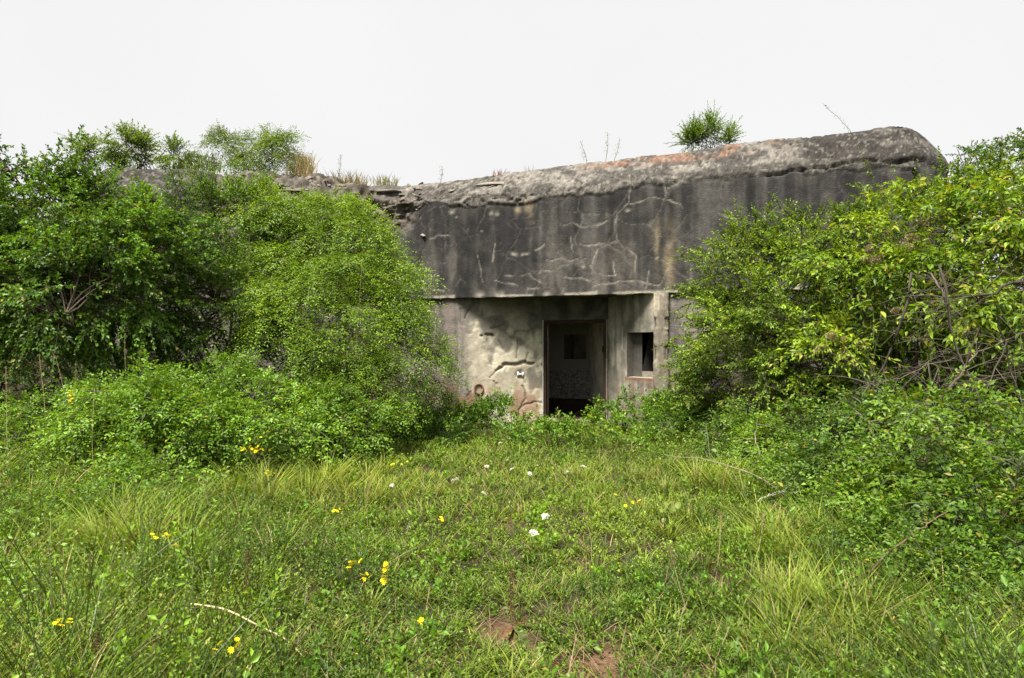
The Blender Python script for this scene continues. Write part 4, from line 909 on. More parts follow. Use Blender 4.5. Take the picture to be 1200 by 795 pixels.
lone('arching_branch', 'short pale hooked branch standing up among the brambles below the pillar side', 'branch', [W(913, 560, 7.4), W(892, 535, 7.4), W(885, 510, 7.5), W(888, 492, 7.5)], .008, .004, (.28, .23, .18), 52, twigs=2)
lone('fallen_branch', 'brown curved fallen branch lying on the grey green bramble', 'branch', [W(1018, 672, 4.1), W(1040, 650, 4.15), W(1065, 628, 4.2), W(1086, 617, 4.3), W(1110, 600, 4.4)], .007, .004, (.11, .075, .05), 53, twigs=3)
lone('fallen_branch', 'forked whitish dead twig lying under the long arching branch', 'branch', [W(888, 588, 6.3), W(910, 578, 6.3), W(935, 580, 6.3), W(950, 592, 6.2)], .006, .003, (.36, .33, .29), 54, twigs=4)
lone('bramble_shoot', 'long thin leafy shoot rising above the roof line into the sky', 'shoot', [W(1050, 262, 9.8), W(1030, 225, 9.9), W(1010, 180, 9.9), W(990, 148, 9.9), W(965, 122, 9.9)], .006, .002, (.08, .10, .03), 55, n=16)
rs = np.random.default_rng(56); shoot_l = smooth_line([W(1050, 262, 9.8), W(1030, 225, 9.9), W(1010, 180, 9.9), W(990, 148, 9.9), W(965, 122, 9.9)], 60)
sh = bpy.data.objects['bramble_shoot']; npn = 150
ix = np.minimum((rs.random(npn) ** 1.3 * 60).astype(int), 59); Pq = shoot_l[ix]; szz = np.where(ix < 30, 1.0, .5)
v_, f_, c_ = leaves(Pq + rs.normal(0, .02, Pq.shape) - np.array(sh.location), rand_unit(rs, npn), np.array((0, 0, 1.)) + rs.normal(0, .5, (npn, 3)), .045 * szz, .02 * szz, lerp((.07, .12, .03), (.15, .2, .045), rs.random(npn)))
link('foliage', mk_mesh('foliage', v_, f_, c_, [M_LEAF]), sh)['kind'] = 'stuff'
lone('dead_branch', 'dark dead stick poking out of the wide wild rose mound above the grass', 'branch', [W(175, 553, 7.2), W(195, 550, 7.2), W(215, 556, 7.1), W(238, 560, 7.0)], .008, .006, (.05, .04, .035), 57, twigs=2)
lone('dead_branch', 'thin pale dead twig bent over the low edge of the rose mound', 'branch', [W(85, 556, 7.2), W(98, 550, 7.2), W(115, 555, 7.1), W(190, 558, 7.1)], .005, .002, (.28, .24, .16), 58, twigs=2)

# ------------------------------------------------------------------ grass, weeds and litter (nobody could count these)
rg = np.random.default_rng(3)
def scatter(n, y0=2.3, y1=13.4, pw=1.55):
    u = rg.random(n); a, b = y0 ** (1 - pw), y1 ** (1 - pw); Y = (a + u * (b - a)) ** (1 / (1 - pw))
    X = rg.uniform(-1, 1, n) * (0.78 * Y + .7)
    left = np.interp(Y, [2, 5, 7, 8.5, 10, 13.5], [-9, -6.8, -5.6, -4.6, -3.4, -2.4]); right = np.interp(Y, [2, 4, 5, 7, 9, 11, 13.5], [9, 4.6, 4.2, 4.0, 3.8, 3.6, 2.6])
    k = (X > left) & (X < right)
    # not inside the bunker
    s = (X - BO[0]) * BU[0] + (Y - BO[1]) * BU[1]; d = (X - BO[0]) * BN[0] + (Y - BO[1]) * BN[1]
    k &= (d < -.02) | ((s > -1.2) & (s < .9) & (d < .55))
    return X[k], Y[k]
TUFT = [(-2.1, 7.6, .9, 1.0), (-1.5, 8.6, .7, .8), (-3.15, 5.3, .55, .9), (-2.7, 5.1, .35, .9), (2.2, 7.6, .7, .8), (2.9, 6.4, .5, .8), (1.6, 3.9, .4, .5), (2.0, 3.6, .4, .5), (1.0, 8.3, .6, .6), (2.4, 5.2, .5, .8), (-3.6, 3.9, .5, .4), (1.3, 6.2, .6, .5)]
def tuft(x, y):
    t = 0 * x
    for a, b, r_, s_ in TUFT: t = np.maximum(t, s_ * np.exp(-((x - a) ** 2 + (y - b) ** 2) / (r_ * r_)))
    return t
def blades(X, Y, H, Wd, lean, C, bend=.5, az=None):
    n = len(X); Z = gh(X, Y) - .01
    az = rg.uniform(0, 2 * math.pi, n) if az is None else az
    dx, dy = np.cos(az), np.sin(az); wz = az + math.pi / 2 + rg.normal(0, .5, n)
    ts = np.array([0, .38, .72, 1.0]); ws = np.array([.8, 1.0, .7, 0])
    V = []
    for t, w in zip(ts, ws):
        hx = H * (lean * t + bend * t * t); hz = H * (t - .45 * bend * t * t - .12 * lean * t)
        cx, cy, cz = X + dx * hx, Y + dy * hx, Z + hz
        if w: 
            ox, oy = np.cos(wz) * Wd * w * .5, np.sin(wz) * Wd * w * .5
            V += [np.stack([cx - ox, cy - oy, cz], -1), np.stack([cx + ox, cy + oy, cz], -1)]
        else: V.append(np.stack([cx, cy, cz], -1))
    V = np.stack(V, 1); b = (np.arange(n) * 7)[:, None]
    q = np.concatenate([b + np.array([[0, 1, 3, 2]]), b + np.array([[2, 3, 5, 4]])]); t3 = b + np.array([[4, 5, 6]])
    grad = np.array([.62, .62, .85, .85, 1.0, 1.0, 1.08])                    # each blade runs from a darker base to a paler tip
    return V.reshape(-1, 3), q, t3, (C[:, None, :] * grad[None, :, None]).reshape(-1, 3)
def side_f(x, y): return sstep(.7, 2.4, np.abs(x - .25 + .04 * y) * 4.5 / (3 + .35 * y))
allv, allq, allt, allc, nv = [], [], [], [], 0
def add_blades(r_):
    global nv
    v, q, t3, c = r_
    allv.append(v); allq.append(q + nv); allt.append(t3 + nv); allc.append(c); nv += len(v)
def grass_col(X, Y, nb, mix):
    C = lerp((0.075, 0.125, 0.022), (0.235, 0.305, 0.042), np.clip(mix + rg.normal(0, .15, nb), 0, 1))
    d_ = rg.random(nb) < .09 + .25 * np.clip(bare(X, Y), 0, 1) + .10 * sstep(.5, .65, fbm(X * .8 + 9, Y * .8, o=2))
    C[d_] = lerp((.20, .155, .07), (.36, .29, .14), rg.random(d_.sum())); return C * rg.uniform(.7, 1.25, (nb, 1))
# short matted lawn
X, Y = scatter(62000, pw=1.35); k = rg.random(len(X)) > bare(X, Y) * 1.1; X, Y = X[k], Y[k]; nb = len(X)
H = rg.gamma(4, .018, nb) * (.7 + .7 * side_f(X, Y)) + .02
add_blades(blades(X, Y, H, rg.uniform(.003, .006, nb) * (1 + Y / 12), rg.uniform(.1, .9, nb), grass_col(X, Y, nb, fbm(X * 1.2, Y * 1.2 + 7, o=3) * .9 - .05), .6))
X, Y = scatter(30000, 6.3, 13.4, .3); k = rg.random(len(X)) > bare(X, Y); X, Y = X[k], Y[k]; nb = len(X)
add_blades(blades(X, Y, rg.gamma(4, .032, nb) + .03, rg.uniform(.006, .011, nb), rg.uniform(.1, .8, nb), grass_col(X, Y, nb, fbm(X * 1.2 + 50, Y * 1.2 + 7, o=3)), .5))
# tussocks
cx, cy = scatter(2700, pw=1.45); tf = tuft(cx, cy); pn = fbm(cx * .9 + 4, cy * .9, o=2)
k = (rg.random(len(cx)) < np.clip(.42 + tf + .5 * (pn - .4), 0, 1)) & (bare(cx, cy) < .5); cx, cy, tf = cx[k], cy[k], tf[k]; nc = len(cx)
hc = rg.uniform(.10, .26, nc) * (.55 + 1.25 * side_f(cx, cy) + .7 * tf); mc = np.clip(rg.normal(.45, .28, nc) + .45 * tf, 0, 1); nbl = (rg.uniform(16, 50, nc) * (1 + .5 * tf)).astype(int); rc2 = rg.uniform(.03, .10, nc) * (1 + cy / 14)
I = np.repeat(np.arange(nc), nbl); nb = len(I); a = rg.uniform(0, 6.28, nb); rr = np.sqrt(rg.random(nb)) * rc2[I]; X, Y = cx[I] + np.cos(a) * rr, cy[I] + np.sin(a) * rr
mixg = mc[I]; C = grass_col(X, Y, nb, mixg); C = lerp(C, np.array((.25, .29, .04)), np.clip(np.exp(-((X + 1.9) ** 2 / .9 + (Y - 7.9) ** 2 / 1.4)) * rg.random(nb) * 1.4, 0, 1))
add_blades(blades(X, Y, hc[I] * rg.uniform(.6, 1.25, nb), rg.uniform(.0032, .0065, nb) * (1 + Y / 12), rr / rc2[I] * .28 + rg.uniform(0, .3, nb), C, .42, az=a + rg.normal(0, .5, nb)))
g = link('grass', mk_mesh('grass', np.concatenate(allv), [np.concatenate(allq), np.concatenate(allt)], np.concatenate(allc), [M_GRASS])); tag(g, 'uneven green grass with yellow tufts in front of the bunker', 'grass', kind='stuff')
print('blades', nv // 7)
# dead leaves and crumbs on the trodden earth
X, Y = scatter(22000); k = rg.random(len(X)) < np.clip(bare(X, Y) * 1.1, 0, 1); X, Y = X[k], Y[k]; nb = len(X)
v, f, c = leaves(np.stack([X, Y, gh(X, Y) + .006], -1), rand_unit(rg, nb) * np.array((1, 1, .25)), np.array((0, 0, 1.)) + rg.normal(0, .4, (nb, 3)), rg.uniform(.008, .035, nb), rg.uniform(.005, .018, nb), lerp((.06, .035, .022), (.26, .17, .10), rg.random(nb)))
g = link('leaf_litter', mk_mesh('leaf_litter', v, f, c, [M_LEAF])); tag(g, 'brown dead leaf scraps on the bare reddish earth', 'leaf litter', kind='stuff')
# flattened dry straw
X, Y = scatter(15000); k = rg.random(len(X)) < .10 + .75 * np.clip(bare(X, Y), 0, 1) + .4 * sstep(.5, .68, fbm(X * .8 + 9, Y * .8, o=2)); X, Y = X[k], Y[k]; nb = len(X)
v, q, t3, c = blades(X, Y, rg.uniform(.06, .22, nb), rg.uniform(.002, .0036, nb) * (1 + Y / 14), rg.uniform(.8, 2.2, nb), lerp((.17, .11, .06), (.36, .28, .16), rg.random(nb)), .3)
v[:, 2] += .015
g = link('dry_grass', mk_mesh('dry_grass', v, [q, t3], c, [M_GRASS])); tag(g, 'flattened straw coloured dry grass over the trodden ground', 'grass', kind='stuff')
# leafy herbs in mounded clumps: sprigs standing higher at the middle of each
def herb(name, label, nclump, spr, kind, cd, cl, hrange, scale, pw, prob, rad, seed, ymax=13.4, lodk=.05, ymin=2.3):
    r = np.random.default_rng(seed); cx, cy = scatter(nclump, ymin, ymax, pw); k = rg.random(len(cx)) < prob(cx, cy) * (bare(cx, cy) < .55); cx, cy = cx[k], cy[k]; nc = len(cx)
    hc = r.uniform(*hrange, nc) * np.minimum(0.55 + 1.9 * side_f(cx, cy) + .6 * sstep(8, 11, cy), 1.3 if kind == 'rose' else 3); rc_ = r.uniform(*rad, nc) * (1 + cy / 12); n_ = r.integers(spr[0], spr[1], nc); I = np.repeat(np.arange(nc), n_); m_ = len(I)
    a = r.uniform(0, 6.28, m_); q = np.sqrt(r.random(m_)); X, Y = cx[I] + np.cos(a) * q * rc_[I], cy[I] + np.sin(a) * q * rc_[I]
    h = hc[I] * (1 - .7 * q * q) * r.uniform(.6, 1.15, m_); B = np.stack([X, Y, gh(X, Y) + .25 * h], -1)
    D = norm(np.stack([np.cos(a) * q * .7, np.sin(a) * q * .7, np.full(m_, .9)], -1) + r.normal(0, .25, (m_, 3)))
    lf, tw, _ = twigs_to_leaves(r, B, D, kind, cd, cl, .02, scale, tlen=.75 * h / KINDS[kind]['tl'] / 1.0 + .25, cscale=1.2)
    hue = lerp((.8, .85, 1.1), (1.3, 1.15, .8), r.random(nc))[I]
    lod = 1 + (lf[0][:, 1] - 3.5) * lodk; v, f, c = leaves(lf[0], lf[1], lf[2], lf[3] * lod, lf[4] * lod, lf[5])
    g = link(name, mk_mesh(name, np.concatenate([v, tw[0]]), [f, tw[1] + len(v)], np.concatenate([c, np.tile((.07, .10, .03), (len(tw[0]), 1))]), [M_LEAF])); tag(g, label, 'ground cover', kind='stuff')
    print(name, len(f), nc)
herb('ground_cover', 'low small leaved weeds matted among the grass', 3000, (7, 14), 'cover', (0.058, 0.102, 0.024), (0.165, 0.225, 0.044), (.08, .22), 1.0, 1.3, lambda x, y: np.clip(.75 + .3 * side_f(x, y) - .45 * tuft(x, y), .1, 1), (.07, .17), 801)
herb('vetch', 'dark fine leaved vetch spread through the near grass', 1200, (9, 18), 'fine', (0.036, 0.082, 0.022), (0.080, 0.145, 0.030), (.10, .26), 1.15, 1.8, lambda x, y: sstep(.40, .55, fbm(x * 1.1 + 21, y * 1.1, o=2)) * np.clip(1 - tuft(x, y), 0, 1), (.08, .18), 802, 9.5)
herb('broad_weeds', 'broad leaved weeds scattered through the meadow', 1100, (2, 5), 'broad', (0.055, 0.12, 0.020), (0.14, 0.23, 0.036), (.08, .26), 1.0, 1.35, lambda x, y: .25 + .75 * side_f(x, y), (.03, .09), 803, 13.2, .03)

def edge_f(x, y):
    l_ = np.interp(y, [3, 5, 6.5, 8, 10, 13], [-2.6, -3.6, -3.7, -3.0, -2.0, -1.5]); r_ = np.interp(y, [3, 4.5, 5.5, 7, 9, 13], [2.3, 2.5, 2.6, 2.7, 2.9, 2.4])
    return np.clip(np.maximum(np.exp(-((x - l_ + .35) / .75) ** 2), np.exp(-((x - r_ - .35) / .6) ** 2)), 0, 1)
herb('tall_weeds', 'knee high leafy weeds rising from the grass into the shrubs', 1500, (4, 9), 'rose', (0.055, 0.105, 0.024), (0.155, 0.235, 0.045), (.28, .58), .85, .9, lambda x, y: edge_f(x, y) ** 1.5, (.08, .2), 805, 12.8, .0, 3.6)
herb('leafy_ground_cover', 'leafy weeds thickening towards the doorway', 900, (4, 9), 'broad', (0.055, 0.105, 0.024), (0.15, 0.22, 0.045), (.09, .2), .8, .5, lambda x, y: .35 + .65 * sstep(7, 11, y), (.06, .14), 804, 13.2, .02, 6.5)

# ------------------------------------------------------------------ flowers and single plants
def disc_flower(c_p, c_c, R=.013, np_=8, seed=0):
    r = np.random.default_rng(seed); a = np.arange(np_) * 2 * math.pi / np_ + r.normal(0, .1, np_)
    A = np.stack([np.cos(a), np.sin(a), np.full(np_, .15)], -1)
    V_, F_, C_ = leaves(A * R * .3, A, np.tile((0, 0, 1.), (np_, 1)), np.full(np_, R), np.full(np_, R * .55), np.tile(c_p, (np_, 1)) * r.uniform(.85, 1.1, (np_, 1)))
    b = np.arange(8) * math.pi / 4; dv = np.vstack([np.stack([np.cos(b) * R * .38, np.sin(b) * R * .38, np.full(8, .001)], -1), [[0, 0, R * .3]]])
    df = np.stack([np.arange(8), (np.arange(8) + 1) % 8, np.full(8, 8)], -1)
    return mk_mesh('flower_head', np.concatenate([V_, dv]), [np.concatenate([F_, df + len(V_)])], np.concatenate([C_, np.tile(c_c, (9, 1))]), [M_PETAL])
YF = disc_flower((.72, .62, .02), (.62, .46, .012), .0088, 9)
def umb_mesh(c, R, n, seed):
    r = np.random.default_rng(seed); rr = np.sqrt(r.random(n)) * R; a = r.uniform(0, 6.28, n); P = np.stack([rr * np.cos(a), rr * np.sin(a), -.35 * rr * rr / R + r.normal(0, .002, n)], -1)
    V_, F_, C_ = leaves(P, rand_unit(r, n) * np.array((1, 1, .2)), np.tile((0, 0, 1.), (n, 1)), np.full(n, .011), np.full(n, .010), np.tile(c, (n, 1)) * r.uniform(.8, 1.1, (n, 1)))
    m_ = 14; li = np.stack([np.tile((0, 0, -.04), (m_, 1)), P[:m_]], 1); rv, rf_ = ribbons(li, np.full((m_, 2), .001), r)
    return mk_mesh('umbel', np.concatenate([V_, rv]), [F_, rf_ + len(V_)], np.concatenate([C_, np.tile((.10, .16, .05), (len(rv), 1))]), [M_PETAL])
WU = [umb_mesh((.70, .68, .62), .032, 60, i) for i in range(2)]
def plant(name, label, cat, pos_top, Y, group, heads, seed, kind='ragwort', nleaf=14, spread=.05, spike=0, stemc=(.10, .13, .045), r0=.0035):
    Y = lift(*pos_top, Y * .96, .30); r = np.random.default_rng(seed); top = W(*pos_top, Y); bx, by = top[0] + r.normal(0, .03), Y + r.normal(0, .03)
    O = np.array((bx, by, gz(bx, by))); H_ = max(top[2] - O[2], .12)
    root = empty(name, O, label, cat, group)
    l = np.linspace(0, 1, 7)[:, None] * (top - O)[None]; l[1:-1, :2] += r.normal(0, .01, (5, 2))
    vv, qq = batch_tubes(l[None], np.linspace(r0, r0 * .5, 7)[None], 5); link('stem', mk_mesh('stem', vv, qq, np.tile(stemc, (len(vv), 1)), [M_LEAF], True), root)
    t = r.uniform(.05, .8, nleaf); P = (top - O)[None] * t[:, None]; a = r.uniform(0, 6.28, nleaf)
    A = np.stack([np.cos(a), np.sin(a), r.uniform(0, .6, nleaf)], -1)
    V_, F_, C_ = leaves(P, A, np.tile((0, 0, 1.), (nleaf, 1)), .055 * (1.2 - t), .014 * (1.3 - t), lerp((.05, .10, .025), (.10, .17, .04), r.random(nleaf)))
    link('foliage', mk_mesh('foliage', V_, F_, C_, [M_LEAF]), root)['kind'] = 'stuff'
    T = top - O
    for i in range(heads):
        if spike: off = np.array((r.normal(0, .008), r.normal(0, .008), -spike * i / heads))
        else: off = np.array((r.normal(0, spread), r.normal(0, spread * .7), r.normal(0, spread * .3)))
        p = T + off
        if not spike and kind != 'white':
            j = T - np.array((0, 0, min(.10, H_ * .3)))
            vv, qq = batch_tubes(np.stack([j, (j + p) / 2 + np.array((off[0] * .2, 0, -.01)), p])[None], np.full((1, 3), .0012), 3)
            link('stalk', mk_mesh('stalk', vv, qq, np.tile(stemc, (len(vv), 1)), [M_LEAF]), root)
        o = link('flower_head', YF if kind != 'white' else WU[i % 2], root); o.location = p
        o.rotation_euler = (r.normal(.45 if kind != 'white' else .3, .3), r.normal(0, .3), r.uniform(0, 6)); s_ = r.uniform(.85, 1.3) * (1.25 if kind != 'white' else 0.6 + .35 * Y / 9); o.scale = (s_, s_, s_)
    return root
YG_ = 'yellow wildflowers in the meadow'
for i, (lab, px_, py_, Y_, hd, sp, spk) in enumerate([
    ('tallest ragwort with a dense golden head in front of the rose mound', 299, 526, 6.3, 24, .042, 0),
    ('ragwort with a smaller golden head just under the tallest one', 311, 555, 6.35, 7, .03, 0),
    ('yellow spike of agrimony at the dark hollow under the hawthorn', 84, 458, 7.9, 16, .02, .16),
    ('ragwort in the bright grass tuft below the low rose mound', 186, 630, 5.0, 10, .03, 0),
    ('small ragwort in the near grass below the reddish dock', 74, 728, 3.95, 7, .022, 0),
    ('agrimony spike standing over open grass in the middle of the meadow', 451, 660, 4.95, 16, .02, .12),
    ('loose ragwort beside the agrimony spike in the open meadow', 414, 660, 4.9, 9, .035, 0),
    ('low ragwort just below the open meadow agrimony', 424, 676, 4.75, 6, .02, 0),
    ('ragwort at the far edge of the yellow grass tuft', 468, 543, 8.7, 8, .05, 0),
    ('ragwort lying sideways in the grass below the embrasure weeds', 737, 589, 7.2, 9, .045, 0),
    ('small golden flower in the middle of the yellow grass tuft', 394, 600, 6.7, 3, .015, 0),
    ('yellow flower nearest the doorway among the white umbels', 638, 547, 9.7, 5, .03, .06),
    ('yellow flowers low in the vetch close to the pale bent stalk', 274, 757, 3.55, 5, .02, 0),
    ('golden flower at the dry trodden patch in the middle of the meadow', 516, 609, 6.4, 3, .02, 0),
    ('ragwort in the wild rose below the feathery shrub', 346, 484, 8.6, 8, .04, 0),
    ('pale yellow flowers poking from the top of the wide rose mound', 300, 510, 7.5, 6, .05, 0),
    ('tiny ragwort among vetch in the near meadow below the doorway', 488, 727, 4.0, 3, .012, 0)]):
    plant('yellow_wildflower', lab, 'flower', (px_, py_), Y_, YG_, hd, 600 + i, spread=sp * 1.5, spike=spk)
WG_ = 'white umbel flowers before the doorway'
for i, (lab, px_, py_, Y_, hd) in enumerate([
    ('white umbel closest to the tall leafy weed by the cream wall', 580, 522, 10.9, 1), ('double white umbel at the edge of the yellow grass', 536, 563, 8.4, 2),
    ('white umbel below the doorway sill beside the yellow flower', 630, 553, 8.9, 1), ('white umbel between doorway and yellow grass', 611, 548, 9.2, 1),
    ('small white umbel straight below the door post', 676, 546, 9.3, 1), ('flat white umbel just beside the dry grass stalk bending before the doorway', 658, 550, 9.1, 1),
    ('white umbel at the near end of the dry trodden patch', 640, 622, 6.6, 1), ('white umbel in the greener grass beside the trodden patch', 643, 600, 7.2, 1),
    ('white umbel highest up among weeds left of the sill', 560, 545, 9.4, 1), ('faint small white umbel beside the dry straw', 561, 578, 7.8, 1), ('white umbel at the shaded edge of the feathery shrub', 461, 567, 8.0, 1)]):
    plant('white_wildflower', lab.replace('left of', 'beside'), 'flower', (px_, py_), Y_, WG_, hd, 700 + i, kind='white', nleaf=8)
# reddish docks
def dock(lab, top, Y, seed, H=.5, nst=1):
    Y = lift(*top, Y, .34); r = np.random.default_rng(seed); tp = W(*top, Y); O = np.array((tp[0], Y, gz(tp[0], Y))); root = empty('dock', O, lab, 'weed', 'reddish brown docks')
    for k_ in range(nst):
        T = tp - O + r.normal(0, .06, 3) * (k_ > 0); l = np.linspace(0, 1, 8)[:, None] * T[None] + r.normal(0, .006, (8, 3)); l[0] = (0, 0, 0)
        vv, qq = batch_tubes(l[None], np.linspace(.005, .002, 8)[None], 5); link('stem', mk_mesh('stem', vv, qq, np.tile((.14, .06, .04), (len(vv), 1)), [M_BARK], True), root)
        ns = 150; t_ = r.uniform(.35, 1, ns); P = T[None] * t_[:, None] + r.normal(0, 1, (ns, 3)) * (.030 * (1.25 - t_))[:, None]
        V_, F_, C_ = leaves(P, rand_unit(r, ns), rand_unit(r, ns), np.full(ns, .011), np.full(ns, .009), lerp((.07, .035, .025), (.15, .08, .05), r.random(ns)))
        link('seed_head', mk_mesh('seed_head', V_, F_, C_, [M_PETAL]), root)['kind'] = 'stuff'
    for k_ in range(4):
        a = r.uniform(0, 6.28); t = np.linspace(0, 1, 5); w_ = np.array([.1, .8, 1, .7, .05]) * .03; vs = []
        for tt, ww in zip(t, w_):
            c0 = np.array((math.cos(a), math.sin(a), .9 - 1.3 * tt)) * tt * .22; s_ = np.array((-math.sin(a), math.cos(a), 0)); vs += [c0 - s_ * ww, c0 + s_ * ww]
        f = [[2 * j, 2 * j + 1, 2 * j + 3, 2 * j + 2] for j in range(4)]
        link('leaf', mk_mesh('leaf', np.array(vs), np.array(f), np.tile((.09, .11, .035) if k_ % 2 else (.16, .08, .04), (10, 1)), [M_LEAF], True), root)
dock('dark red dock at the shaded edge of the meadow beside a grass stalk', (10, 632), 4.6, 81, nst=2)
dock('thin upright rusty dock stem in the short grass below the bright tuft', (106, 650), 4.35, 82)
dock('leaning dark dock in the near corner below the small ragwort', (112, 745), 3.5, 83)
dock('dark dock stem standing in vetch in the middle of the meadow', (290, 645), 5.2, 84)
dock('brown dock stem close to the bare earth', (600, 668), 4.7, 85)
# dry grass stalks, each one a thing
def stalk(lab, pts, seed, r0=.003, col=(.40, .33, .17), head=True, group='dry grass stalks', name='dry_stalk'):
    o0 = np.array(pts[0]); root = empty(name, o0, lab, 'grass stalk', group)
    o, l = branch_obj('stem', pts, r0, r0 * .55, root, np.array(col), o0, 16, .0006, 6, seed, M_STRAW)
    if head:
        r = np.random.default_rng(seed); n_ = 60; P = l[-4:][r.integers(0, 4, n_)] + r.normal(0, .008, (n_, 3)) - o0; ax = norm((l[-1] - l[-4])[None]) + r.normal(0, .25, (n_, 3))
        V_, F_, C_ = leaves(P, ax, rand_unit(r, n_), np.full(n_, .016), np.full(n_, .005), np.array(col) * r.uniform(.7, 1.15, (n_, 1)))
        link('seed_head', mk_mesh('seed_head', V_, F_, C_, [M_GRASS]), root)['kind'] = 'stuff'
stalk('thick pale dead stalk bent in a long arc over the near vetch', [W(224, 708, 3.62), W(262, 714, 3.56), W(300, 732, 3.5), W(335, 750, 3.46), W(357, 772, 3.42)], 91, .0055, (.50, .40, .24), False)
def up(px0, py0, px1, py1, Y, bend=0):
    Y = lift(px1, py1, Y, .42)
    a, b = W(px0, py0, Y), W(px1, py1, Y); a[2] = min(a[2], gz(a[0], a[1])); return [a, (a + b) / 2 + np.array((bend, 0, .02)), b]
for i, (lab, a) in enumerate([
    ('tall grass stalk before the dark hollow, nearest the picture edge', (10, 570, 7, 432, 7.2)), ('pale grass stalk leaning over the low rose mound', (55, 520, 46, 417, 8.0)),
    ('pale grass stalk in the dark hollow, between two shorter ones', (80, 510, 66, 420, 8.1)), ('short hooked grass stalk at the hollow edge by the agrimony', (99, 500, 89, 428, 8.1)),
    ('reddish grass stalk in front of the blackthorn hollow', (147, 470, 146, 393, 8.8)), ('thin upright brown stalk on the low rose mound', (111, 580, 111, 455, 7.4)),
    ('pale grass stalk standing in the short grass beside the rusty dock', (75, 720, 74, 642, 4.4)), ('long dry grass stalk curving before the doorway', (693, 590, 645, 540, 8.2)),
    ('pale bent grass stalk at the doorway sill', (665, 510, 652, 480, 12.4)), ('second bent grass stalk inside the doorway edge', (658, 512, 655, 484, 12.5)),
    ('tan grass stalk against the door post', (716, 520, 708, 470, 12.2)), ('tan seed stalk in the grass below the long arching branch', (880, 625, 895, 602, 6.2)),
    ('fine seed stalk in the vivid grass below the arching branch', (838, 625, 845, 605, 6.3)), ('yellow grass stalk leaning over the near meadow below the embrasure', (810, 720, 785, 645, 4.3)),
    ('stiff straw stalk in the yellow grass tuft', (433, 640, 432, 560, 5.8)), ('light straw stalk rising beside the tallest ragwort', (250, 640, 237, 560, 6.0)), ('straw stalk in front of the pale feathery shrub', (690, 690, 681, 590, 5.2)),
    ('pale upright stalk over the wide rose mound', (292, 470, 292, 272, 10.0)), ('pale arching stalk hanging over the feathery shrub', (415, 400, 425, 300, 10.0))]):
    stalk(lab, up(*a, bend=rg.normal(0, .03)), 400 + i, .0028, tuple(np.array((.36, .29, .15)) * rg.uniform(.75, 1.15)), head=i not in (5, 6, 17, 18))
# large-leaved climber leaves in the grass edge
def bigleaf(lab, spots, seed, col=(.11, .19, .045)):
    r = np.random.default_rng(seed); O = W(*spots[0]); O[2] = gz(O[0], O[1]); root = empty('bindweed', O, lab, 'weed', 'round leaved bindweed')
    for k_, s in enumerate(spots):
        p = W(*s) - O
        vv, qq = batch_tubes(np.stack([np.zeros(3), p * .5 + r.normal(0, .03, 3), p])[None], np.full((1, 3), .002), 4); link('stem', mk_mesh('stem', vv, qq, np.tile((.1, .13, .04), (len(vv), 1)), [M_LEAF]), root)
        for j in range(3):
            a = np.linspace(0, 2 * math.pi, 9)[:-1]; R = .030 * r.uniform(.7, 1.2); pts = np.stack([np.cos(a) * R * .85, R + np.sin(a) * R, .008 * np.cos(2 * a)], -1); pts = np.vstack([[(0, R * .9, -.006)], pts])
            f = np.stack([np.zeros(8, int), 1 + np.arange(8), 1 + (np.arange(8) + 1) % 8], -1)
            o = link('leaf', mk_mesh('leaf', pts, f, np.tile(np.array(col) * r.uniform(.8, 1.25), (9, 1)), [M_LEAF], True), root); o.location = p + r.normal(0, .03, 3); o.rotation_euler = (r.normal(-.6, .3), r.normal(0, .3), r.uniform(-1.2, 1.2) + math.pi)
bigleaf('round leaved bindweed climbing at the shaded grass edge by the thin bramble', [(838, 570, 8.2), (842, 560, 8.3), (836, 530, 8.6), (845, 545, 8.4), (832, 553, 8.3)], 61)
bigleaf('bright leafed bindweed low in the grass below the long arching branch', [(780, 598, 6.0), (786, 590, 6.0), (778, 588, 6.1)], 62, (.16, .22, .04))
bigleaf('yellowish bindweed hanging at the bramble edge by the fallen curved branch', [(1000, 665, 5.0), (1003, 650, 5.0), (1015, 668, 5.0), (990, 650, 5.1), (1012, 645, 5.1)], 63, (.26, .29, .05))

# ------------------------------------------------------------------ plants on the roof edge
def roof_pt(px, py, Y): return W(px, py, Y)
def tuft_obj(name, lab, cat, px0, px1, ytop, ybase, Y, nbl, col0, col1, seed, group, wd=.012):
    r = np.random.default_rng(seed); a, b = W(px0, ybase, Y), W(px1, ybase, Y); O = (a + b) / 2; O[2] -= .08; root = empty(name, O, lab, cat, group)
    X = r.uniform(-.5, .5, nbl); X = X * (b[0] - a[0]) * .75; Yy = r.normal(0, .12, nbl); Hm = W(0, ytop, Y)[2] - O[2]; H = Hm * r.uniform(.45, 1.05, nbl) * (1 - 1.2 * (X / (b[0] - a[0])) ** 2)
    az = r.uniform(0, 6.28, nbl); lean = r.uniform(.0, .35, nbl); V = []
    for t, w in ((0, .7), (.4, 1), (.75, .7), (1, 0)):
        hx = H * (lean * t + .22 * t * t); cx, cy, cz = X + np.cos(az) * hx, Yy + np.sin(az) * hx, H * t * (1 - .1 * t)
        if w: V += [np.stack([cx - w * wd / 2, cy, cz], -1), np.stack([cx + w * wd / 2, cy + .3 * w * wd, cz], -1)]
        else: V.append(np.stack([cx, cy, cz], -1))
    V = np.stack(V, 1); bb = (np.arange(nbl) * 7)[:, None]; q = np.concatenate([bb + np.array([[0, 1, 3, 2]]), bb + np.array([[2, 3, 5, 4]])]); t3 = bb + np.array([[4, 5, 6]])
    c = np.repeat(lerp(col0, col1, r.random(nbl)), 7, 0)
    link('blades', mk_mesh('blades', V.reshape(-1, 3), [q, t3], c, [M_GRASS]), root)['kind'] = 'stuff'
RG_ = 'grass tufts along the roof edge'
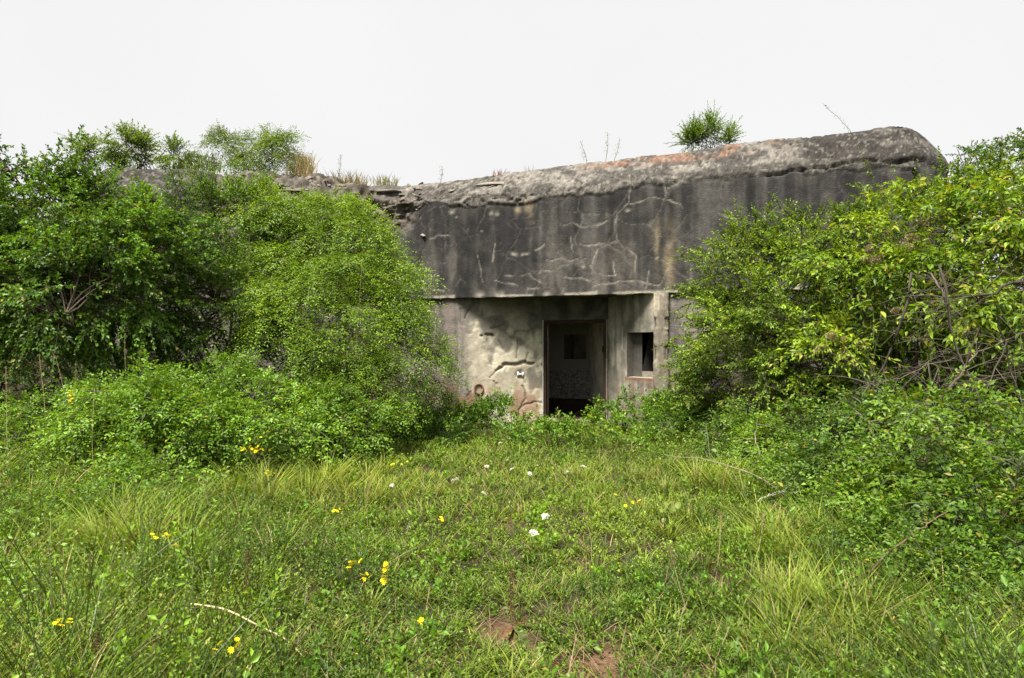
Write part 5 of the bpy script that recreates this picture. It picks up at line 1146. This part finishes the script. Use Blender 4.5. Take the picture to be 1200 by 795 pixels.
shrub('roof_shrub', 'rounded bright green upright bush standing alone on the roof edge', 'shrub', [E(815, 168, 13.3, .5, .35, .24), E(834, 160, 13.3, .34, .3, .30), E(846, 168, 13.3, .3, .3, .2)], 'small', 560, (0.07, .13, .024), (.17, .25, .045), (3.7, 13.3, 5.25), 'bushes on the bunker roof', stems=6, seed=32, gap=.2, inner=.45, bl=.26, up=1.6, arch=.02, scale=.8, sr=.01)
tuft_obj('grass_tuft', 'straw coloured tuft on the roof beside the open bush', 'grass tuft', 335, 372, 172, 204, 15.2, 160, (.30, .23, .12), (.42, .34, .2), 2, RG_, .014)
tuft_obj('grass_tuft', 'low brownish grass fringe on the broken roof edge', 'grass tuft', 368, 440, 196, 222, 15.1, 240, (.16, .12, .06), (.30, .25, .12), 3, RG_, .012)
tuft_obj('grass_tuft', 'small green and straw tuft at the corner of the broken roof', 'grass tuft', 432, 470, 202, 214, 15.2, 90, (.14, .16, .05), (.3, .26, .12), 4, RG_, .010)
tuft_obj('grass_tuft', 'reddish dead tuft beside the lifted roof slab', 'grass tuft', 574, 602, 197, 208, 14.4, 70, (.16, .06, .04), (.26, .13, .07), 5, RG_, .012)
tuft_obj('grass_tuft', 'thin green fringe between the two roof bushes', 'grass tuft', 205, 262, 172, 196, 15.2, 160, (.08, .13, .03), (.2, .24, .06), 6, RG_, .012)
tuft_obj('grass_tuft', 'sparse dry stems rising from the middle of the roof edge', 'grass tuft', 612, 628, 192, 204, 14.3, 24, (.2, .17, .08), (.3, .25, .13), 7, RG_, .008)
for i, (lab, px_, py0, py1, dx_) in enumerate([('spindly leaning weed stalk on the roof before the rounded bush', 688, 190, 165, -8), ('tall spindly weed stalk on the roof, middle of three', 709, 188, 155, 3), ('shorter branching weed stalk on the roof next to the rounded bush', 718, 187, 163, 8),
                                             ('faint dry stalk on the low roof edge above the broken corner', 515, 212, 195, 3), ('thin dry stalk on the roof by the brownish fringe', 395, 205, 182, 4)]):
    a, b = W(px_, py0, 13.9), W(px_ + dx_, py1, 13.9); a[2] -= .1; o0 = a; root = empty('weed_stalk', o0, lab, 'weed', 'spindly weeds on the roof edge')
    branch_obj('stem', [a, (a + b) / 2 + np.array((.03, 0, 0)), b], .006, .003, root, np.array((.16, .16, .08)), o0, 8, .004, 4, i)
    r = np.random.default_rng(i + 70); n_ = 40; t = r.uniform(.3, 1, n_); P = (b - a)[None] * t[:, None] + r.normal(0, .025, (n_, 3)); V_, F_, C_ = leaves(P, rand_unit(r, n_), rand_unit(r, n_), np.full(n_, .03), np.full(n_, .012), lerp((.10, .13, .04), (.25, .22, .1), r.random(n_)))
    link('foliage', mk_mesh('foliage', V_, F_, C_, [M_LEAF]), root)['kind'] = 'stuff'
print('TRIS', sum(sum(p.loop_total - 2 for p in o.data.polygons) for o in scene.objects if o.type == 'MESH'))
